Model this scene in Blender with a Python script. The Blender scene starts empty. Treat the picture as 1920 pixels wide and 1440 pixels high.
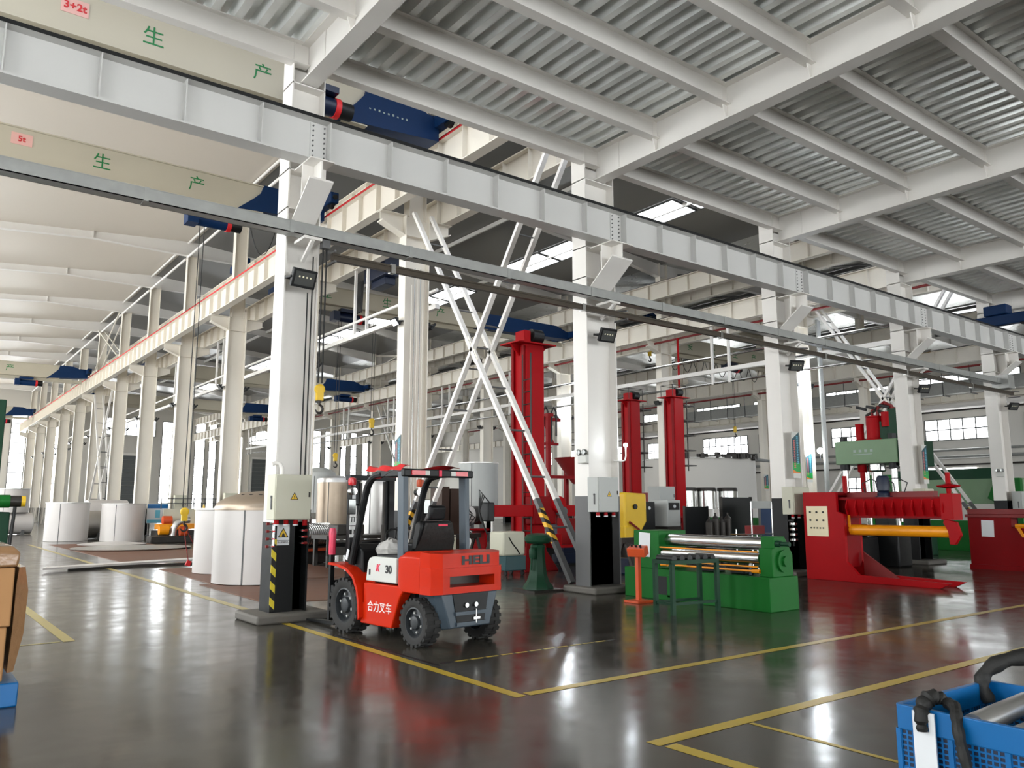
import bpy, bmesh, math, random
from mathutils import Vector, Matrix, Euler
random.seed(7)
SC = bpy.context.scene
COL = SC.collection
PI = math.pi
R = math.radians

# ------------------------------------------------ camera, sky, exposure
cam_d = bpy.data.cameras.new('camera'); cam = bpy.data.objects.new('camera', cam_d); COL.objects.link(cam)
cam_d.sensor_fit = 'HORIZONTAL'; cam_d.sensor_width = 36.0
cam_d.lens = 1497.0 / 1920.0 * 36.0
cam_d.clip_end = 400
pitch = math.atan(230 / 1497.0); yaw = math.atan(1150 / 1514.6)
cam.location = (0, 0, 1.6)
cam.rotation_euler = (PI / 2 + pitch, 0, -yaw)
SC.camera = cam
SC.view_settings.view_transform = 'Standard'; SC.view_settings.look = 'None'
SC.view_settings.gamma = 1.0; SC.view_settings.use_curve_mapping = False
SC.view_settings.exposure = 0.0
SC.cycles.max_bounces = 7; SC.cycles.diffuse_bounces = 4; SC.cycles.glossy_bounces = 3
PANE = 10.0          # brightness of the overcast sky seen through the panes
wd = bpy.data.worlds.new('world'); SC.world = wd; wd.use_nodes = True
bg = wd.node_tree.nodes['Background']; bg.inputs[0].default_value = (0.80, 0.88, 1.0, 1); bg.inputs[1].default_value = 3.0

# ------------------------------------------------ materials
def lin(c):
    return tuple(((x / 255.0) / 12.92 if x / 255.0 <= 0.04045 else ((x / 255.0 + 0.055) / 1.055) ** 2.4) for x in c)
MATS = {}
def mat(name, rgb, rough=0.5, metal=0.0, var=0.06, scale=3.0, coat=0.0, emit=0.0, bump=0.0, spec=0.5, rvar=0.08):
    m = bpy.data.materials.new(name); m.use_nodes = True
    nt = m.node_tree; b = nt.nodes['Principled BSDF']; L = nt.links.new
    c = lin(rgb)
    tc = nt.nodes.new('ShaderNodeTexCoord'); nz = nt.nodes.new('ShaderNodeTexNoise')
    nz.inputs['Scale'].default_value = scale; nz.inputs['Detail'].default_value = 4
    L(tc.outputs['Object'], nz.inputs['Vector'])
    mx = nt.nodes.new('ShaderNodeMix'); mx.data_type = 'RGBA'
    mx.inputs['A'].default_value = (*[x * (1 - var) for x in c], 1)
    mx.inputs['B'].default_value = (*[min(1, x * (1 + var)) for x in c], 1)
    L(nz.outputs['Fac'], mx.inputs['Factor']); L(mx.outputs['Result'], b.inputs['Base Color'])
    mr = nt.nodes.new('ShaderNodeMapRange'); mr.inputs['To Min'].default_value = max(0.02, rough - rvar); mr.inputs['To Max'].default_value = min(1, rough + rvar)
    L(nz.outputs['Fac'], mr.inputs['Value']); L(mr.outputs['Result'], b.inputs['Roughness'])
    b.inputs['Metallic'].default_value = metal
    b.inputs['Specular IOR Level'].default_value = spec
    b.inputs['Coat Weight'].default_value = coat
    if emit:
        b.inputs['Emission Color'].default_value = (*c, 1); b.inputs['Emission Strength'].default_value = emit
    if bump:
        bp = nt.nodes.new('ShaderNodeBump'); bp.inputs['Strength'].default_value = bump; bp.inputs['Distance'].default_value = 0.02
        L(nz.outputs['Fac'], bp.inputs['Height']); L(bp.outputs['Normal'], b.inputs['Normal'])
    MATS[name] = m
    return m
def stripe_mat(name, ca, cb, freq, ang, width=0.5, rough=0.5):
    m = bpy.data.materials.new(name); m.use_nodes = True
    nt = m.node_tree; b = nt.nodes['Principled BSDF']; L = nt.links.new
    tc = nt.nodes.new('ShaderNodeTexCoord'); mp = nt.nodes.new('ShaderNodeMapping'); mp.inputs['Rotation'].default_value = ang
    wv = nt.nodes.new('ShaderNodeTexWave'); wv.inputs['Scale'].default_value = freq; wv.inputs['Distortion'].default_value = 0
    th = nt.nodes.new('ShaderNodeMath'); th.operation = 'GREATER_THAN'; th.inputs[1].default_value = width
    mx = nt.nodes.new('ShaderNodeMix'); mx.data_type = 'RGBA'; mx.inputs['A'].default_value = (*lin(ca), 1); mx.inputs['B'].default_value = (*lin(cb), 1)
    L(tc.outputs['Object'], mp.inputs['Vector']); L(mp.outputs['Vector'], wv.inputs['Vector']); L(wv.outputs['Fac'], th.inputs[0])
    L(th.outputs[0], mx.inputs['Factor']); L(mx.outputs['Result'], b.inputs['Base Color']); b.inputs['Roughness'].default_value = rough
    MATS[name] = m; return m
WHITE = mat('white_paint', (230, 226, 220), 0.42, var=0.04, scale=1.2)
CREAMW = mat('aged_white_paint', (228, 221, 208), 0.45, var=0.06, scale=1.0)
GIRDG = mat('pale_grey_paint', (208, 207, 204), 0.42, var=0.05, scale=1.0)
CRANEC = mat('cream_crane_paint', (190, 182, 162), 0.5, var=0.05, scale=1.0)
BLACKP = mat('black_paint', (26, 27, 28), 0.5, spec=0.3, var=0.2, scale=4)
GREYP = mat('dark_grey_paint', (92, 92, 92), 0.5, var=0.1)
GALV = mat('galvanised_steel', (160, 161, 158), 0.42, 0.5, var=0.18, scale=6, rvar=0.12)
DECK = mat('galvanised_deck', (236, 238, 236), 0.32, 0.4, var=0.12, scale=2.5, rvar=0.08)
STEEL = mat('bare_steel', (190, 190, 188), 0.22, 1.0, var=0.08, scale=5)
STAIN = mat('stainless_sheet', (198, 196, 192), 0.36, 0.85, var=0.06, scale=1.5)
DOME = mat('brown_tinted_dome_steel', (176, 160, 142), 0.38, 0.7, var=0.15, scale=2.5)
TANKW = mat('pale_film_on_tank', (204, 199, 195), 0.4, 0.1, var=0.05, scale=1.5)
DARKST = mat('dark_steel', (52, 48, 44), 0.45, 0.4, var=0.3, scale=5)
BROWNST = mat('brown_bar_steel', (70, 62, 52), 0.4, 0.5, var=0.2)
RUST = mat('rusty_plate', (112, 74, 54), 0.55, 0.3, var=0.3, scale=2.5)
RED = mat('red_paint', (160, 8, 16), 0.45, var=0.10, scale=2, spec=0.12)
REDLINE = mat('red_stripe_paint', (212, 34, 38), 0.5)
DRED = mat('deep_red_paint', (124, 7, 13), 0.45, var=0.12, scale=2, spec=0.12)
MAROON = mat('red_oxide', (124, 24, 24), 0.5, var=0.1)
ORANGE = mat('orange_forklift_paint', (196, 40, 8), 0.32, var=0.05, scale=2, coat=0.1, spec=0.12)
ORANGE2 = mat('orange_stand_paint', (206, 80, 36), 0.45)
AMBER = mat('amber_roller_paint', (238, 150, 12), 0.35, var=0.08)
YELLOW = mat('yellow_paint', (226, 184, 34), 0.45, var=0.08)
GREEN = mat('green_machine_paint', (24, 98, 36), 0.42, var=0.1, scale=2, spec=0.15)
DGREEN = mat('dark_green_paint', (20, 58, 38), 0.48, var=0.12, spec=0.2)
PGREEN = mat('pale_green_press_paint', (112, 140, 106), 0.5, var=0.08)
BLUE = mat('blue_crane_paint', (8, 42, 82), 0.5, var=0.1, spec=0.2)
NAVY = mat('navy_paint', (12, 26, 52), 0.4, var=0.12)
BLUEPL = mat('blue_plastic', (0, 96, 158), 0.35, var=0.06, scale=4)
RIMG = mat('rim_grey', (50, 53, 56), 0.4, var=0.08, spec=0.3)
SLATE = mat('slate_paint', (62, 74, 84), 0.42, var=0.06)
BLACKPL = mat('black_plastic', (22, 23, 24), 0.45, spec=0.3, var=0.15, scale=5)
RUBBER = mat('tyre_rubber', (36, 35, 34), 0.75, var=0.2, scale=10)
CAB = mat('cabinet_beige', (196, 194, 174), 0.4, var=0.03)
CABG = mat('cabinet_grey', (172, 174, 170), 0.42, var=0.04)
PANELC = mat('panel_cream', (226, 212, 178), 0.5)
PAPER = mat('white_paper', (222, 224, 226), 0.7, var=0.03)
CARD = mat('cardboard', (176, 130, 84), 0.75, var=0.08, scale=3)
FILM = mat('stretch_film_on_card', (158, 120, 84), 0.22, var=0.12, scale=14, bump=0.6, coat=0.6)
CONCR = mat('plinth_concrete', (104, 100, 94), 0.7, var=0.15, scale=6)
WALLM = mat('wall_paint', (206, 202, 194), 0.7, var=0.05, scale=0.4)
ROOFL = mat('roof_liner_pale', (216, 207, 194), 0.4, var=0.05, scale=0.25)
ROOFM = mat('roof_liner_grey', (122, 120, 116), 0.32, 0.2, var=0.08, scale=0.4)
FOIL = mat('crinkled_foil', (206, 206, 202), 0.3, 0.75, var=0.1, scale=3.5, bump=1.0)
WPLATE = mat('white_plate', (206, 206, 200), 0.45)
GREENT = mat('green_lettering', (20, 120, 62), 0.5)
REDT = mat('red_lettering', (206, 40, 44), 0.5)
PINKP = mat('pink_plate', (226, 176, 166), 0.55)
BLACKT = mat('black_lettering', (22, 22, 24), 0.5)
WHITET = mat('white_lettering', (236, 236, 234), 0.5)
PINKT = mat('pink_lettering', (224, 50, 80), 0.5)
LGREYT = mat('pale_lettering', (150, 164, 156), 0.6)
GREENS = mat('poster_green', (24, 156, 70), 0.45)
TEALS = mat('poster_teal', (18, 70, 82), 0.45)
SKYS = mat('poster_light_blue', (110, 190, 214), 0.45)
ORNS = mat('poster_orange', (230, 134, 66), 0.45)
ROSES = mat('poster_rose', (230, 120, 110), 0.45)
CABLE = mat('black_cable', (20, 20, 20), 0.55)
CLOTH = mat('black_webbing', (26, 25, 23), 0.65, var=0.3, scale=18, bump=0.5)
CLEARF = mat('clear_film', (190, 188, 184), 0.2, var=0.3, scale=16, bump=0.8)
REDTAPE = mat('pink_red_tape', (222, 60, 92), 0.35, var=0.25, scale=12)
REDLENS = mat('red_lens', (206, 24, 36), 0.2)
LED = mat('lamp_glow', (240, 248, 255), 0.3, emit=160.0)
TUBEL = mat('tube_lamp_glow', (250, 250, 250), 0.3, emit=6.0)
LENS = mat('lamp_glass', (120, 122, 120), 0.12, 0.6)
LEDDOT = mat('led_chip', (236, 232, 200), 0.3)
GLASS = mat('daylit_pane', (246, 250, 252), 0.15, emit=PANE, var=0.0)
SKYL = mat('daylit_skylight', (246, 250, 252), 0.2, emit=PANE * 0.6, var=0.0)
DOORM = mat('roller_door_grey', (92, 96, 96), 0.5)
HAZ = stripe_mat('yellow_black_hazard', (28, 28, 26), (228, 206, 50), 2.0, (0, R(45), 0), 0.5)
HAZO = stripe_mat('amber_black_hazard', (28, 26, 24), (232, 176, 44), 1.9, (0, R(60), 0), 0.5)

def floor_material():
    m = bpy.data.materials.new('polished_concrete'); m.use_nodes = True
    nt = m.node_tree; b = nt.nodes['Principled BSDF']; L = nt.links.new
    tc = nt.nodes.new('ShaderNodeTexCoord')
    n1 = nt.nodes.new('ShaderNodeTexNoise'); n1.inputs['Scale'].default_value = 0.35; n1.inputs['Detail'].default_value = 6
    n2 = nt.nodes.new('ShaderNodeTexNoise'); n2.inputs['Scale'].default_value = 2.2; n2.inputs['Detail'].default_value = 3
    n3 = nt.nodes.new('ShaderNodeTexNoise'); n3.inputs['Scale'].default_value = 1.5; n3.inputs['Detail'].default_value = 3
    for n in (n1, n2, n3): L(tc.outputs['Object'], n.inputs['Vector'])
    r1 = nt.nodes.new('ShaderNodeValToRGB'); r1.color_ramp.elements[0].position = 0.3; r1.color_ramp.elements[1].position = 0.7
    r1.color_ramp.elements[0].color = (*lin((64, 61, 55)), 1); r1.color_ramp.elements[1].color = (*lin((80, 76, 69)), 1)
    L(n1.outputs['Fac'], r1.inputs['Fac'])
    mx = nt.nodes.new('ShaderNodeMix'); mx.data_type = 'RGBA'; mx.blend_type = 'MULTIPLY'; mx.inputs['Factor'].default_value = 0.5
    r2 = nt.nodes.new('ShaderNodeValToRGB'); r2.color_ramp.elements[0].position = 0.2; r2.color_ramp.elements[0].color = (0.7, 0.7, 0.7, 1); r2.color_ramp.elements[1].position = 0.8
    L(n2.outputs['Fac'], r2.inputs['Fac']); L(r1.outputs['Color'], mx.inputs['A']); L(r2.outputs['Color'], mx.inputs['B'])
    L(mx.outputs['Result'], b.inputs['Base Color'])
    mr = nt.nodes.new('ShaderNodeMapRange'); mr.inputs['From Min'].default_value = 0.3; mr.inputs['From Max'].default_value = 0.7
    mr.inputs['To Min'].default_value = 0.12; mr.inputs['To Max'].default_value = 0.22
    L(n2.outputs['Fac'], mr.inputs['Value']); L(mr.outputs['Result'], b.inputs['Roughness'])
    bp = nt.nodes.new('ShaderNodeBump'); bp.inputs['Strength'].default_value = 0.22; bp.inputs['Distance'].default_value = 0.02
    L(n3.outputs['Fac'], bp.inputs['Height']); L(bp.outputs['Normal'], b.inputs['Normal'])
    b.inputs['Specular IOR Level'].default_value = 0.32
    return m
FLOORM = floor_material()
LINEY = mat('floor_yellow_paint', (196, 168, 54), 0.32, var=0.18, scale=3)
LINEF = mat('worn_floor_yellow_paint', (168, 152, 84), 0.32, var=0.25, scale=5)

# ------------------------------------------------ mesh builder
class MB:
    def __init__(s): s.v = []; s.f = []; s.uni = False
    def add(s, vs, fs):
        o = len(s.v); s.v += [tuple(v) for v in vs]; s.f += [tuple(i + o for i in f) for f in fs]; return s
    def box(s, x0, x1, y0, y1, z0, z1):
        return s.add([(x0, y0, z0), (x1, y0, z0), (x1, y1, z0), (x0, y1, z0), (x0, y0, z1), (x1, y0, z1), (x1, y1, z1), (x0, y1, z1)],
                     [(0, 3, 2, 1), (4, 5, 6, 7), (0, 1, 5, 4), (1, 2, 6, 5), (2, 3, 7, 6), (3, 0, 4, 7)])
    def cb(s, c, d):
        return s.box(c[0] - d[0] / 2, c[0] + d[0] / 2, c[1] - d[1] / 2, c[1] + d[1] / 2, c[2] - d[2] / 2, c[2] + d[2] / 2)
    def ob(s, c, d, rot):
        q = Euler(rot).to_matrix(); c = Vector(c); o = len(s.v); n = MB().cb((0, 0, 0), d)
        return s.add([c + q @ Vector(v) for v in n.v], n.f)
    def bar(s, p0, p1, w, h=None, up=(0, 0, 1)):
        p0 = Vector(p0); p1 = Vector(p1); h = h or w; d = (p1 - p0).normalized(); u = Vector(up)
        if abs(d.dot(u)) > 0.98: u = Vector((0, 1, 0))
        a = d.cross(u).normalized(); b = a.cross(d).normalized()
        q = [(-w / 2, -h / 2), (w / 2, -h / 2), (w / 2, h / 2), (-w / 2, h / 2)]
        vs = [p + a * x + b * y for p in (p0, p1) for x, y in q]
        return s.add(vs, [(3, 2, 1, 0), (4, 5, 6, 7), (0, 1, 5, 4), (1, 2, 6, 5), (2, 3, 7, 6), (3, 0, 4, 7)])
    def cyl(s, p0, p1, r, r1=None, n=16, cap=True):
        return s.tube([p0, p1], [r, r if r1 is None else r1], n, cap)
    def tube(s, pts, r, n=8, cap=True, closed=False):
        pts = [Vector(p) for p in pts]; N = len(pts); rs = r if isinstance(r, (list, tuple)) else [r] * N
        vs = []; prev = None
        for i, p in enumerate(pts):
            if closed: d = pts[(i + 1) % N] - pts[i - 1]
            else: d = pts[min(i + 1, N - 1)] - pts[max(i - 1, 0)]
            d.normalize()
            if prev is None:
                u = Vector((0, 0, 1)) if abs(d.z) < 0.9 else Vector((1, 0, 0))
                a = d.cross(u).normalized()
            else:
                a = (prev - d * prev.dot(d)).normalized()
            prev = a; b = d.cross(a)
            vs += [p + (a * math.cos(2 * PI * k / n) + b * math.sin(2 * PI * k / n)) * rs[i] for k in range(n)]
        fs = []
        for i in range(N if closed else N - 1):
            j = (i + 1) % N
            fs += [(i * n + k, i * n + (k + 1) % n, j * n + (k + 1) % n, j * n + k) for k in range(n)]
        if cap and not closed: fs += [tuple(range(n - 1, -1, -1)), tuple((N - 1) * n + k for k in range(n))]
        return s.add(vs, fs)
    def prism(s, poly, ax, a, b):
        def P(u, v, w): return {'x': (w, u, v), 'y': (u, w, v), 'z': (u, v, w)}[ax]
        n = len(poly); vs = [P(u, v, a) for u, v in poly] + [P(u, v, b) for u, v in poly]
        return s.add(vs, [tuple(range(n - 1, -1, -1)), tuple(range(n, 2 * n))] + [(k, (k + 1) % n, n + (k + 1) % n, n + k) for k in range(n)])
    def lathe(s, c, prof, n=24, ax='z', cap=True):
        c = Vector(c); vs = []
        for r, h in prof:
            for k in range(n):
                t = 2 * PI * k / n; x, y = r * math.cos(t), r * math.sin(t)
                vs.append(c + Vector({'z': (x, y, h), 'x': (h, x, y), 'y': (x, h, y)}[ax]))
        fs = []
        for i in range(len(prof) - 1):
            fs += [(i * n + k, i * n + (k + 1) % n, (i + 1) * n + (k + 1) % n, (i + 1) * n + k) for k in range(n)]
        if cap: fs += [tuple(range(n)), tuple((len(prof) - 1) * n + k for k in range(n - 1, -1, -1))]
        return s.add(vs, fs)
    def loft(s, secs, cap=True):
        n = len(secs[0]); vs = [v for q in secs for v in q]; fs = []
        for i in range(len(secs) - 1):
            fs += [(i * n + k, i * n + (k + 1) % n, (i + 1) * n + (k + 1) % n, (i + 1) * n + k) for k in range(n)]
        if cap: fs += [tuple(range(n)), tuple((len(secs) - 1) * n + k for k in range(n - 1, -1, -1))]
        return s.add(vs, fs)
    def mesh(s, name, m, smooth=True):
        me = bpy.data.meshes.new(name); me.from_pydata(s.v, [], s.f)
        bm = bmesh.new(); bm.from_mesh(me); bmesh.ops.recalc_face_normals(bm, faces=bm.faces); bm.to_mesh(me); bm.free()
        me.materials.append(m)
        if smooth:
            me.shade_smooth(); me.set_sharp_from_angle(angle=R(32))
        return me
    def build(s, name, m, parent=None, bevel=0.0, loc=None, rot=None):
        o = bpy.data.objects.new(name, s.mesh(name, m)); COL.objects.link(o); o.parent = parent
        if loc: o.location = loc
        if rot: o.rotation_euler = rot
        if bevel:
            bv = o.modifiers.new('bevel', 'BEVEL'); bv.width = bevel; bv.segments = 2; bv.limit_method = 'ANGLE'; bv.angle_limit = R(40)
        return o
def inst(name, me, parent=None, loc=(0, 0, 0), rot=(0, 0, 0)):
    o = bpy.data.objects.new(name, me); COL.objects.link(o); o.parent = parent; o.location = loc; o.rotation_euler = rot; return o
def tag(o, label=None, cat=None, group=None, kind=None):
    if label: o['label'] = label
    if cat: o['category'] = cat
    if group: o['group'] = group
    if kind: o['kind'] = kind
    return o
def thing(name, label, cat, loc=(0, 0, 0), rz=0.0, group=None):
    o = bpy.data.objects.new(name, None); COL.objects.link(o); o.location = loc; o.rotation_euler = (0, 0, rz); o.empty_display_size = 0.2
    return tag(o, label, cat, group)
def struct(name, loc=(0, 0, 0)):
    o = bpy.data.objects.new(name, None); COL.objects.link(o); o.location = loc; o['kind'] = 'structure'; return o
KIDS = {}
def copy_tree(o, parent=None, loc=None, rz=None, label=None, group=None):
    c = o.copy(); COL.objects.link(c); c.parent = parent
    if loc is not None: c.location = loc
    if rz is not None: c.rotation_euler = (0, 0, rz)
    if label: c['label'] = label
    if group: c['group'] = group
    for ch in list(o.children): copy_tree(ch, c)
    return c
def text(s, size, m, parent, loc, rot, name='lettering', sx=1.0, depth=0.003, bold=0.0, shear=0.0):
    cu = bpy.data.curves.new('t', 'FONT'); cu.body = s; cu.size = size; cu.align_x = 'CENTER'; cu.align_y = 'CENTER'; cu.extrude = depth; cu.offset = bold; cu.resolution_u = 3; cu.shear = shear
    t = bpy.data.objects.new('t', cu); COL.objects.link(t)
    me = bpy.data.meshes.new_from_object(t.evaluated_get(bpy.context.evaluated_depsgraph_get()))
    bpy.data.objects.remove(t); bpy.data.curves.remove(cu)
    me.name = name; me.materials.clear(); me.materials.append(m)
    for v in me.vertices: v.co.x *= sx
    return inst(name, me, parent, loc, rot)
def smooth(pts, n=4):
    P = [Vector(p) for p in pts]; P = [P[0] * 2 - P[1]] + P + [P[-1] * 2 - P[-2]]; out = []
    for i in range(1, len(P) - 2):
        a, b, c, d = P[i - 1:i + 3]
        for k in range(n):
            t = k / n; out.append(.5 * ((2 * b) + (c - a) * t + (2 * a - 5 * b + 4 * c - d) * t * t + (3 * b - a - 3 * c + d) * t ** 3))
    return out + [P[-2]]
FACE_MY = (PI / 2, 0, 0)               # lettering that faces -Y
FACE_MX = (PI / 2, 0, -PI / 2)         # lettering that faces -X
ORD = ['first', 'second', 'third', 'fourth', 'fifth', 'sixth', 'seventh', 'eighth', 'ninth', 'tenth', 'eleventh', 'twelfth', 'thirteenth', 'fourteenth']
# ------------------------------------------------ the hall
YG = [11.5] + [11.25 + 7.5 * i for i in range(1, 13)]
WB, WR, WL, WF = 103.0, 64.7, -8.0, -30.0
fl = MB().box(WL - .3, WR + .3, WF - .3, WB + .3, -0.2, 0).build('floor', FLOORM); fl['kind'] = 'structure'

def wall(name, x0, x1, y0, y1, z1, m=WALLM, z0=0.0):
    o = MB().box(x0, x1, y0, y1, z0, z1).build(name, m); o['kind'] = 'structure'; return o
wall('wall_back', WL - .3, WR + .3, WB, WB + .3, 15)
wall('wall_right', WR, WR + .3, WF, WB, 15)
wall('wall_left', WL - .3, WL, WF, WB, 15)
wall('wall_front', WL - .3, WR + .3, WF - .3, WF, 15)
wall('wall_mezzanine', WL, WR, 11.75, 11.9, 15, z0=12.6)

NW = [0]
def window(face, a0, a1, z0, z1, pos, na, nz, m=GLASS):
    """face 'y': on the wall at y=pos, spanning x a0..a1 ; face 'x': on the wall at x=pos ; looks towards the room (side s)"""
    NW[0] += 1
    s = {'yb': -1, 'yf': 1, 'xr': -1, 'xl': 1}[face]
    w = struct('window_%d' % NW[0], ((pos, (a0 + a1) / 2, (z0 + z1) / 2) if face[0] == 'x' else ((a0 + a1) / 2, pos, (z0 + z1) / 2)))
    W, H = a1 - a0, z1 - z0; t = 0.07
    fr = MB()
    def B(u0, u1, v0, v1, d0, d1):
        d0, d1 = sorted((s * d0, s * d1))
        if face[0] == 'x': fr.box(d0, d1, u0, u1, v0, v1)
        else: fr.box(u0, u1, d0, d1, v0, v1)
    B(-W / 2 - t, W / 2 + t, H / 2, H / 2 + t, 0, .09); B(-W / 2 - t, W / 2 + t, -H / 2 - t, -H / 2, 0, .12)
    B(-W / 2 - t, -W / 2, -H / 2, H / 2, 0, .09); B(W / 2, W / 2 + t, -H / 2, H / 2, 0, .09)
    for k in range(1, na): u = -W / 2 + W * k / na; B(u - .045, u + .045, -H / 2, H / 2, 0, .08)
    for k in range(1, nz): v = -H / 2 + H * k / nz; B(-W / 2, W / 2, v - .045, v + .045, 0, .08)
    fr.build('window_frame', GREYP, w)
    q = MB(); pw, ph = W / na - .05, H / nz - .05
    q.box(*((-.01, .01, -pw / 2, pw / 2) if face[0] == 'x' else (-pw / 2, pw / 2, -.01, .01)), -ph / 2, ph / 2)
    me = q.mesh('pane', m, False)
    for i in range(na):
        for j in range(nz):
            u, v = -W / 2 + W * (i + .5) / na, -H / 2 + H * (j + .5) / nz
            inst('pane', me, w, (s * .03, u, v) if face[0] == 'x' else (u, s * .03, v))
    return w
# tall strips in the end wall
for a, b in [(6.2, 7.6), (9.1, 10.5), (12.7, 13.95), (24.8, 25.9), (28.7, 29.8), (30.4, 31.2), (34.0, 34.95), (44.1, 45.2), (45.95, 47.05), (48.3, 49.0), (49.8, 50.6), (51.6, 52.4), (56.35, 57.25), (60.7, 61.8)]:
    window('yb', a, b, 0.9, 11.8, WB, 1, 10)
window('yb', 17.6, 23.9, 10.0, 11.9, WB, 6, 1)
window('yb', 35.2, 39.3, 9.6, 11.4, WB, 4, 1)
for a in (-6.5, -3.2, 0.2, 3.3): window('yb', a, a + 1.3, 0.9, 11.8, WB, 1, 10)
# right wall: a band of windows, clerestory strips above, low windows
for a, b, z0, z1, n in [(25.9, 30.6, 6.75, 8.32, 5), (34.3, 38.7, 6.75, 8.32, 5), (41.9, 46.2, 6.75, 8.32, 5), (47.6, 52.9, 6.75, 8.35, 7), (18.0, 23.4, 6.75, 8.32, 6), (55.5, 60.5, 6.75, 8.32, 6), (63, 68, 6.75, 8.32, 6), (72, 77, 6.75, 8.32, 6),
                        (26.0, 31.0, 3.3, 4.05, 4), (33.2, 37.6, 2.2, 4.0, 5), (23.5, 31.0, 11.0, 11.75, 7), (33.4, 39.0, 10.8, 11.5, 6), (41.0, 46.6, 10.8, 11.5, 6), (48.3, 53.6, 10.8, 11.5, 6), (56, 61, 10.8, 11.5, 6)]:
    window('xr', a, b, z0, z1, WR, n, 2 if z1 - z0 > 1.2 else 1)
# left wall and front wall windows: the daylight that comes from the left of and behind the camera
for k in range(-3, 13):
    y = -6.0 + 8.0 * k
    window('xl', y, y + 4.4, 1.4, 5.8 if y < 8 else 12.4, WL, 3, 4)
for k in range(8):
    window('yf', -7.0 + 9 * k, 1.2 + 9 * k, 0.8, 7.6, WF, 5, 4)

def door(n, x0, x1, z1):
    d = struct('door_%d' % n, ((x0 + x1) / 2, WB - .02, 0))
    w = x1 - x0; m = MB()
    k = int(z1 / .5)
    for j in range(k): MB().box(-w / 2, w / 2, -.06 - .02 * (j % 2), 0, z1 * j / k, z1 * (j + .96) / k).build('door_slat', DOORM, d)
    MB().box(-w / 2 - .2, -w / 2, -.15, 0, 0, z1 + .2).box(w / 2, w / 2 + .2, -.15, 0, 0, z1 + .2).box(-w / 2, w / 2, -.2, 0, z1, z1 + .25).build('door_frame', WHITE, d)
door(1, 18.9, 22.6, 7.6); door(2, 35.9, 39.0, 7.7)

# roofs
def zr(x):
    if x <= 10.8: return 15.0 + 0.085 * (x - 10.8)
    if x <= 29.3: return 15.0 - 0.078 * (x - 10.8)
    if x <= 47.8: return 13.56 + 0.03 * (x - 29.3)
    return 14.1 - 0.03 * (x - 47.8)
roof = struct('ceiling')
YB = [11.9] + YG[1:] + [WB]
for x0, x1, m in ((WL, 10.8, ROOFL), (10.8, 29.3, ROOFM), (29.3, 47.8, FOIL), (47.8, WR, FOIL)):
    for i in range(len(YB) - 1):
        MB().prism([(x0, zr(x0)), (x1, zr(x1)), (x1, zr(x1) + .15), (x0, zr(x0) + .15)], 'y', YB[i] + .02, YB[i + 1] - .02).build('roof_panel', m, roof)
def rafter(x0, x1, deep0, deep1, shal, m):
    """tapered rafter: deep at the columns, shallow in the middle"""
    a = x0 + 4.6; b = x1 - 4.6
    p = [(x0, zr(x0)), (x1, zr(x1)), (x1, zr(x1) - deep1), (b, zr(b) - shal), (a, zr(a) - shal), (x0, zr(x0) - deep0)]
    w = MB().prism(p, 'y', -.012, .012)
    for k in range(2, 5):
        (ax, az), (bx, bz) = p[k], p[k + 1]
        w.prism([(ax, az), (bx, bz), (bx, bz + .03), (ax, az + .03)], 'y', -.13, .13)
    for xx in (a, b): w.box(xx - .02, xx + .02, -.12, .12, zr(xx) - shal, zr(xx))
    return w.mesh('rafter', m)
rl = rafter(WL, 10.8, .6, .78, .36, WHITE); rm = rafter(10.8, 29.3, .78, .7, .42, WHITE)
rr = rafter(29.3, 47.8, .7, .7, .42, WHITE); rs = rafter(47.8, WR, .7, .6, .42, WHITE)
for y in YG[1:]:
    for q in (rl, rm, rr, rs): inst('rafter', q, roof, (0, y, 0))
for x, m in ((24.5, WHITE), (20.2, WHITE), (15.3, WHITE), (33, GREYP), (38, GREYP), (43, GREYP), (52, GREYP), (58, GREYP)):
    MB().box(x - .04, x + .04, 12, WB, zr(x) - .2, zr(x) - .02).build('purlin', m, roof)
for i in range(5):                                                   # dark cross bracing under the foil
    y = YG[i + 1]
    for s in (0, 1):
        MB().bar((30.5, y + 7.5 * s, 13.25), (37.8, y + 7.5 * (1 - s), 13.4), .07).build('roof_brace', GREYP, roof)
for a, b in ((18.9, 20.4), (20.7, 23.4), (26.7, 29.2), (29.4, 32.1), (36.8, 39.4), (39.6, 42.2), (45.5, 48.0), (50.6, 53.1), (53.3, 55.8), (57.5, 60.5), (65.5, 68.5), (68.7, 70.8), (71.5, 74.2), (80, 86)):
    NW[0] += 1
    w = struct('window_%d' % NW[0], (24.6, (a + b) / 2, zr(24.6) - .03)); h = (b - a) / 2
    t = math.atan(.078)
    MB().box(-.72, .72, -h, h, -.03, 0).build('pane', SKYL, w, rot=(0, t, 0))
    MB().box(-.78, -.72, -h - .06, h + .06, -.06, .01).box(.72, .78, -h - .06, h + .06, -.06, .01).box(-.72, .72, -h - .06, -h, -.06, .01).box(-.72, .72, h, h + .06, -.06, .01).build('window_frame', GREYP, w, rot=(0, t, 0))

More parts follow.
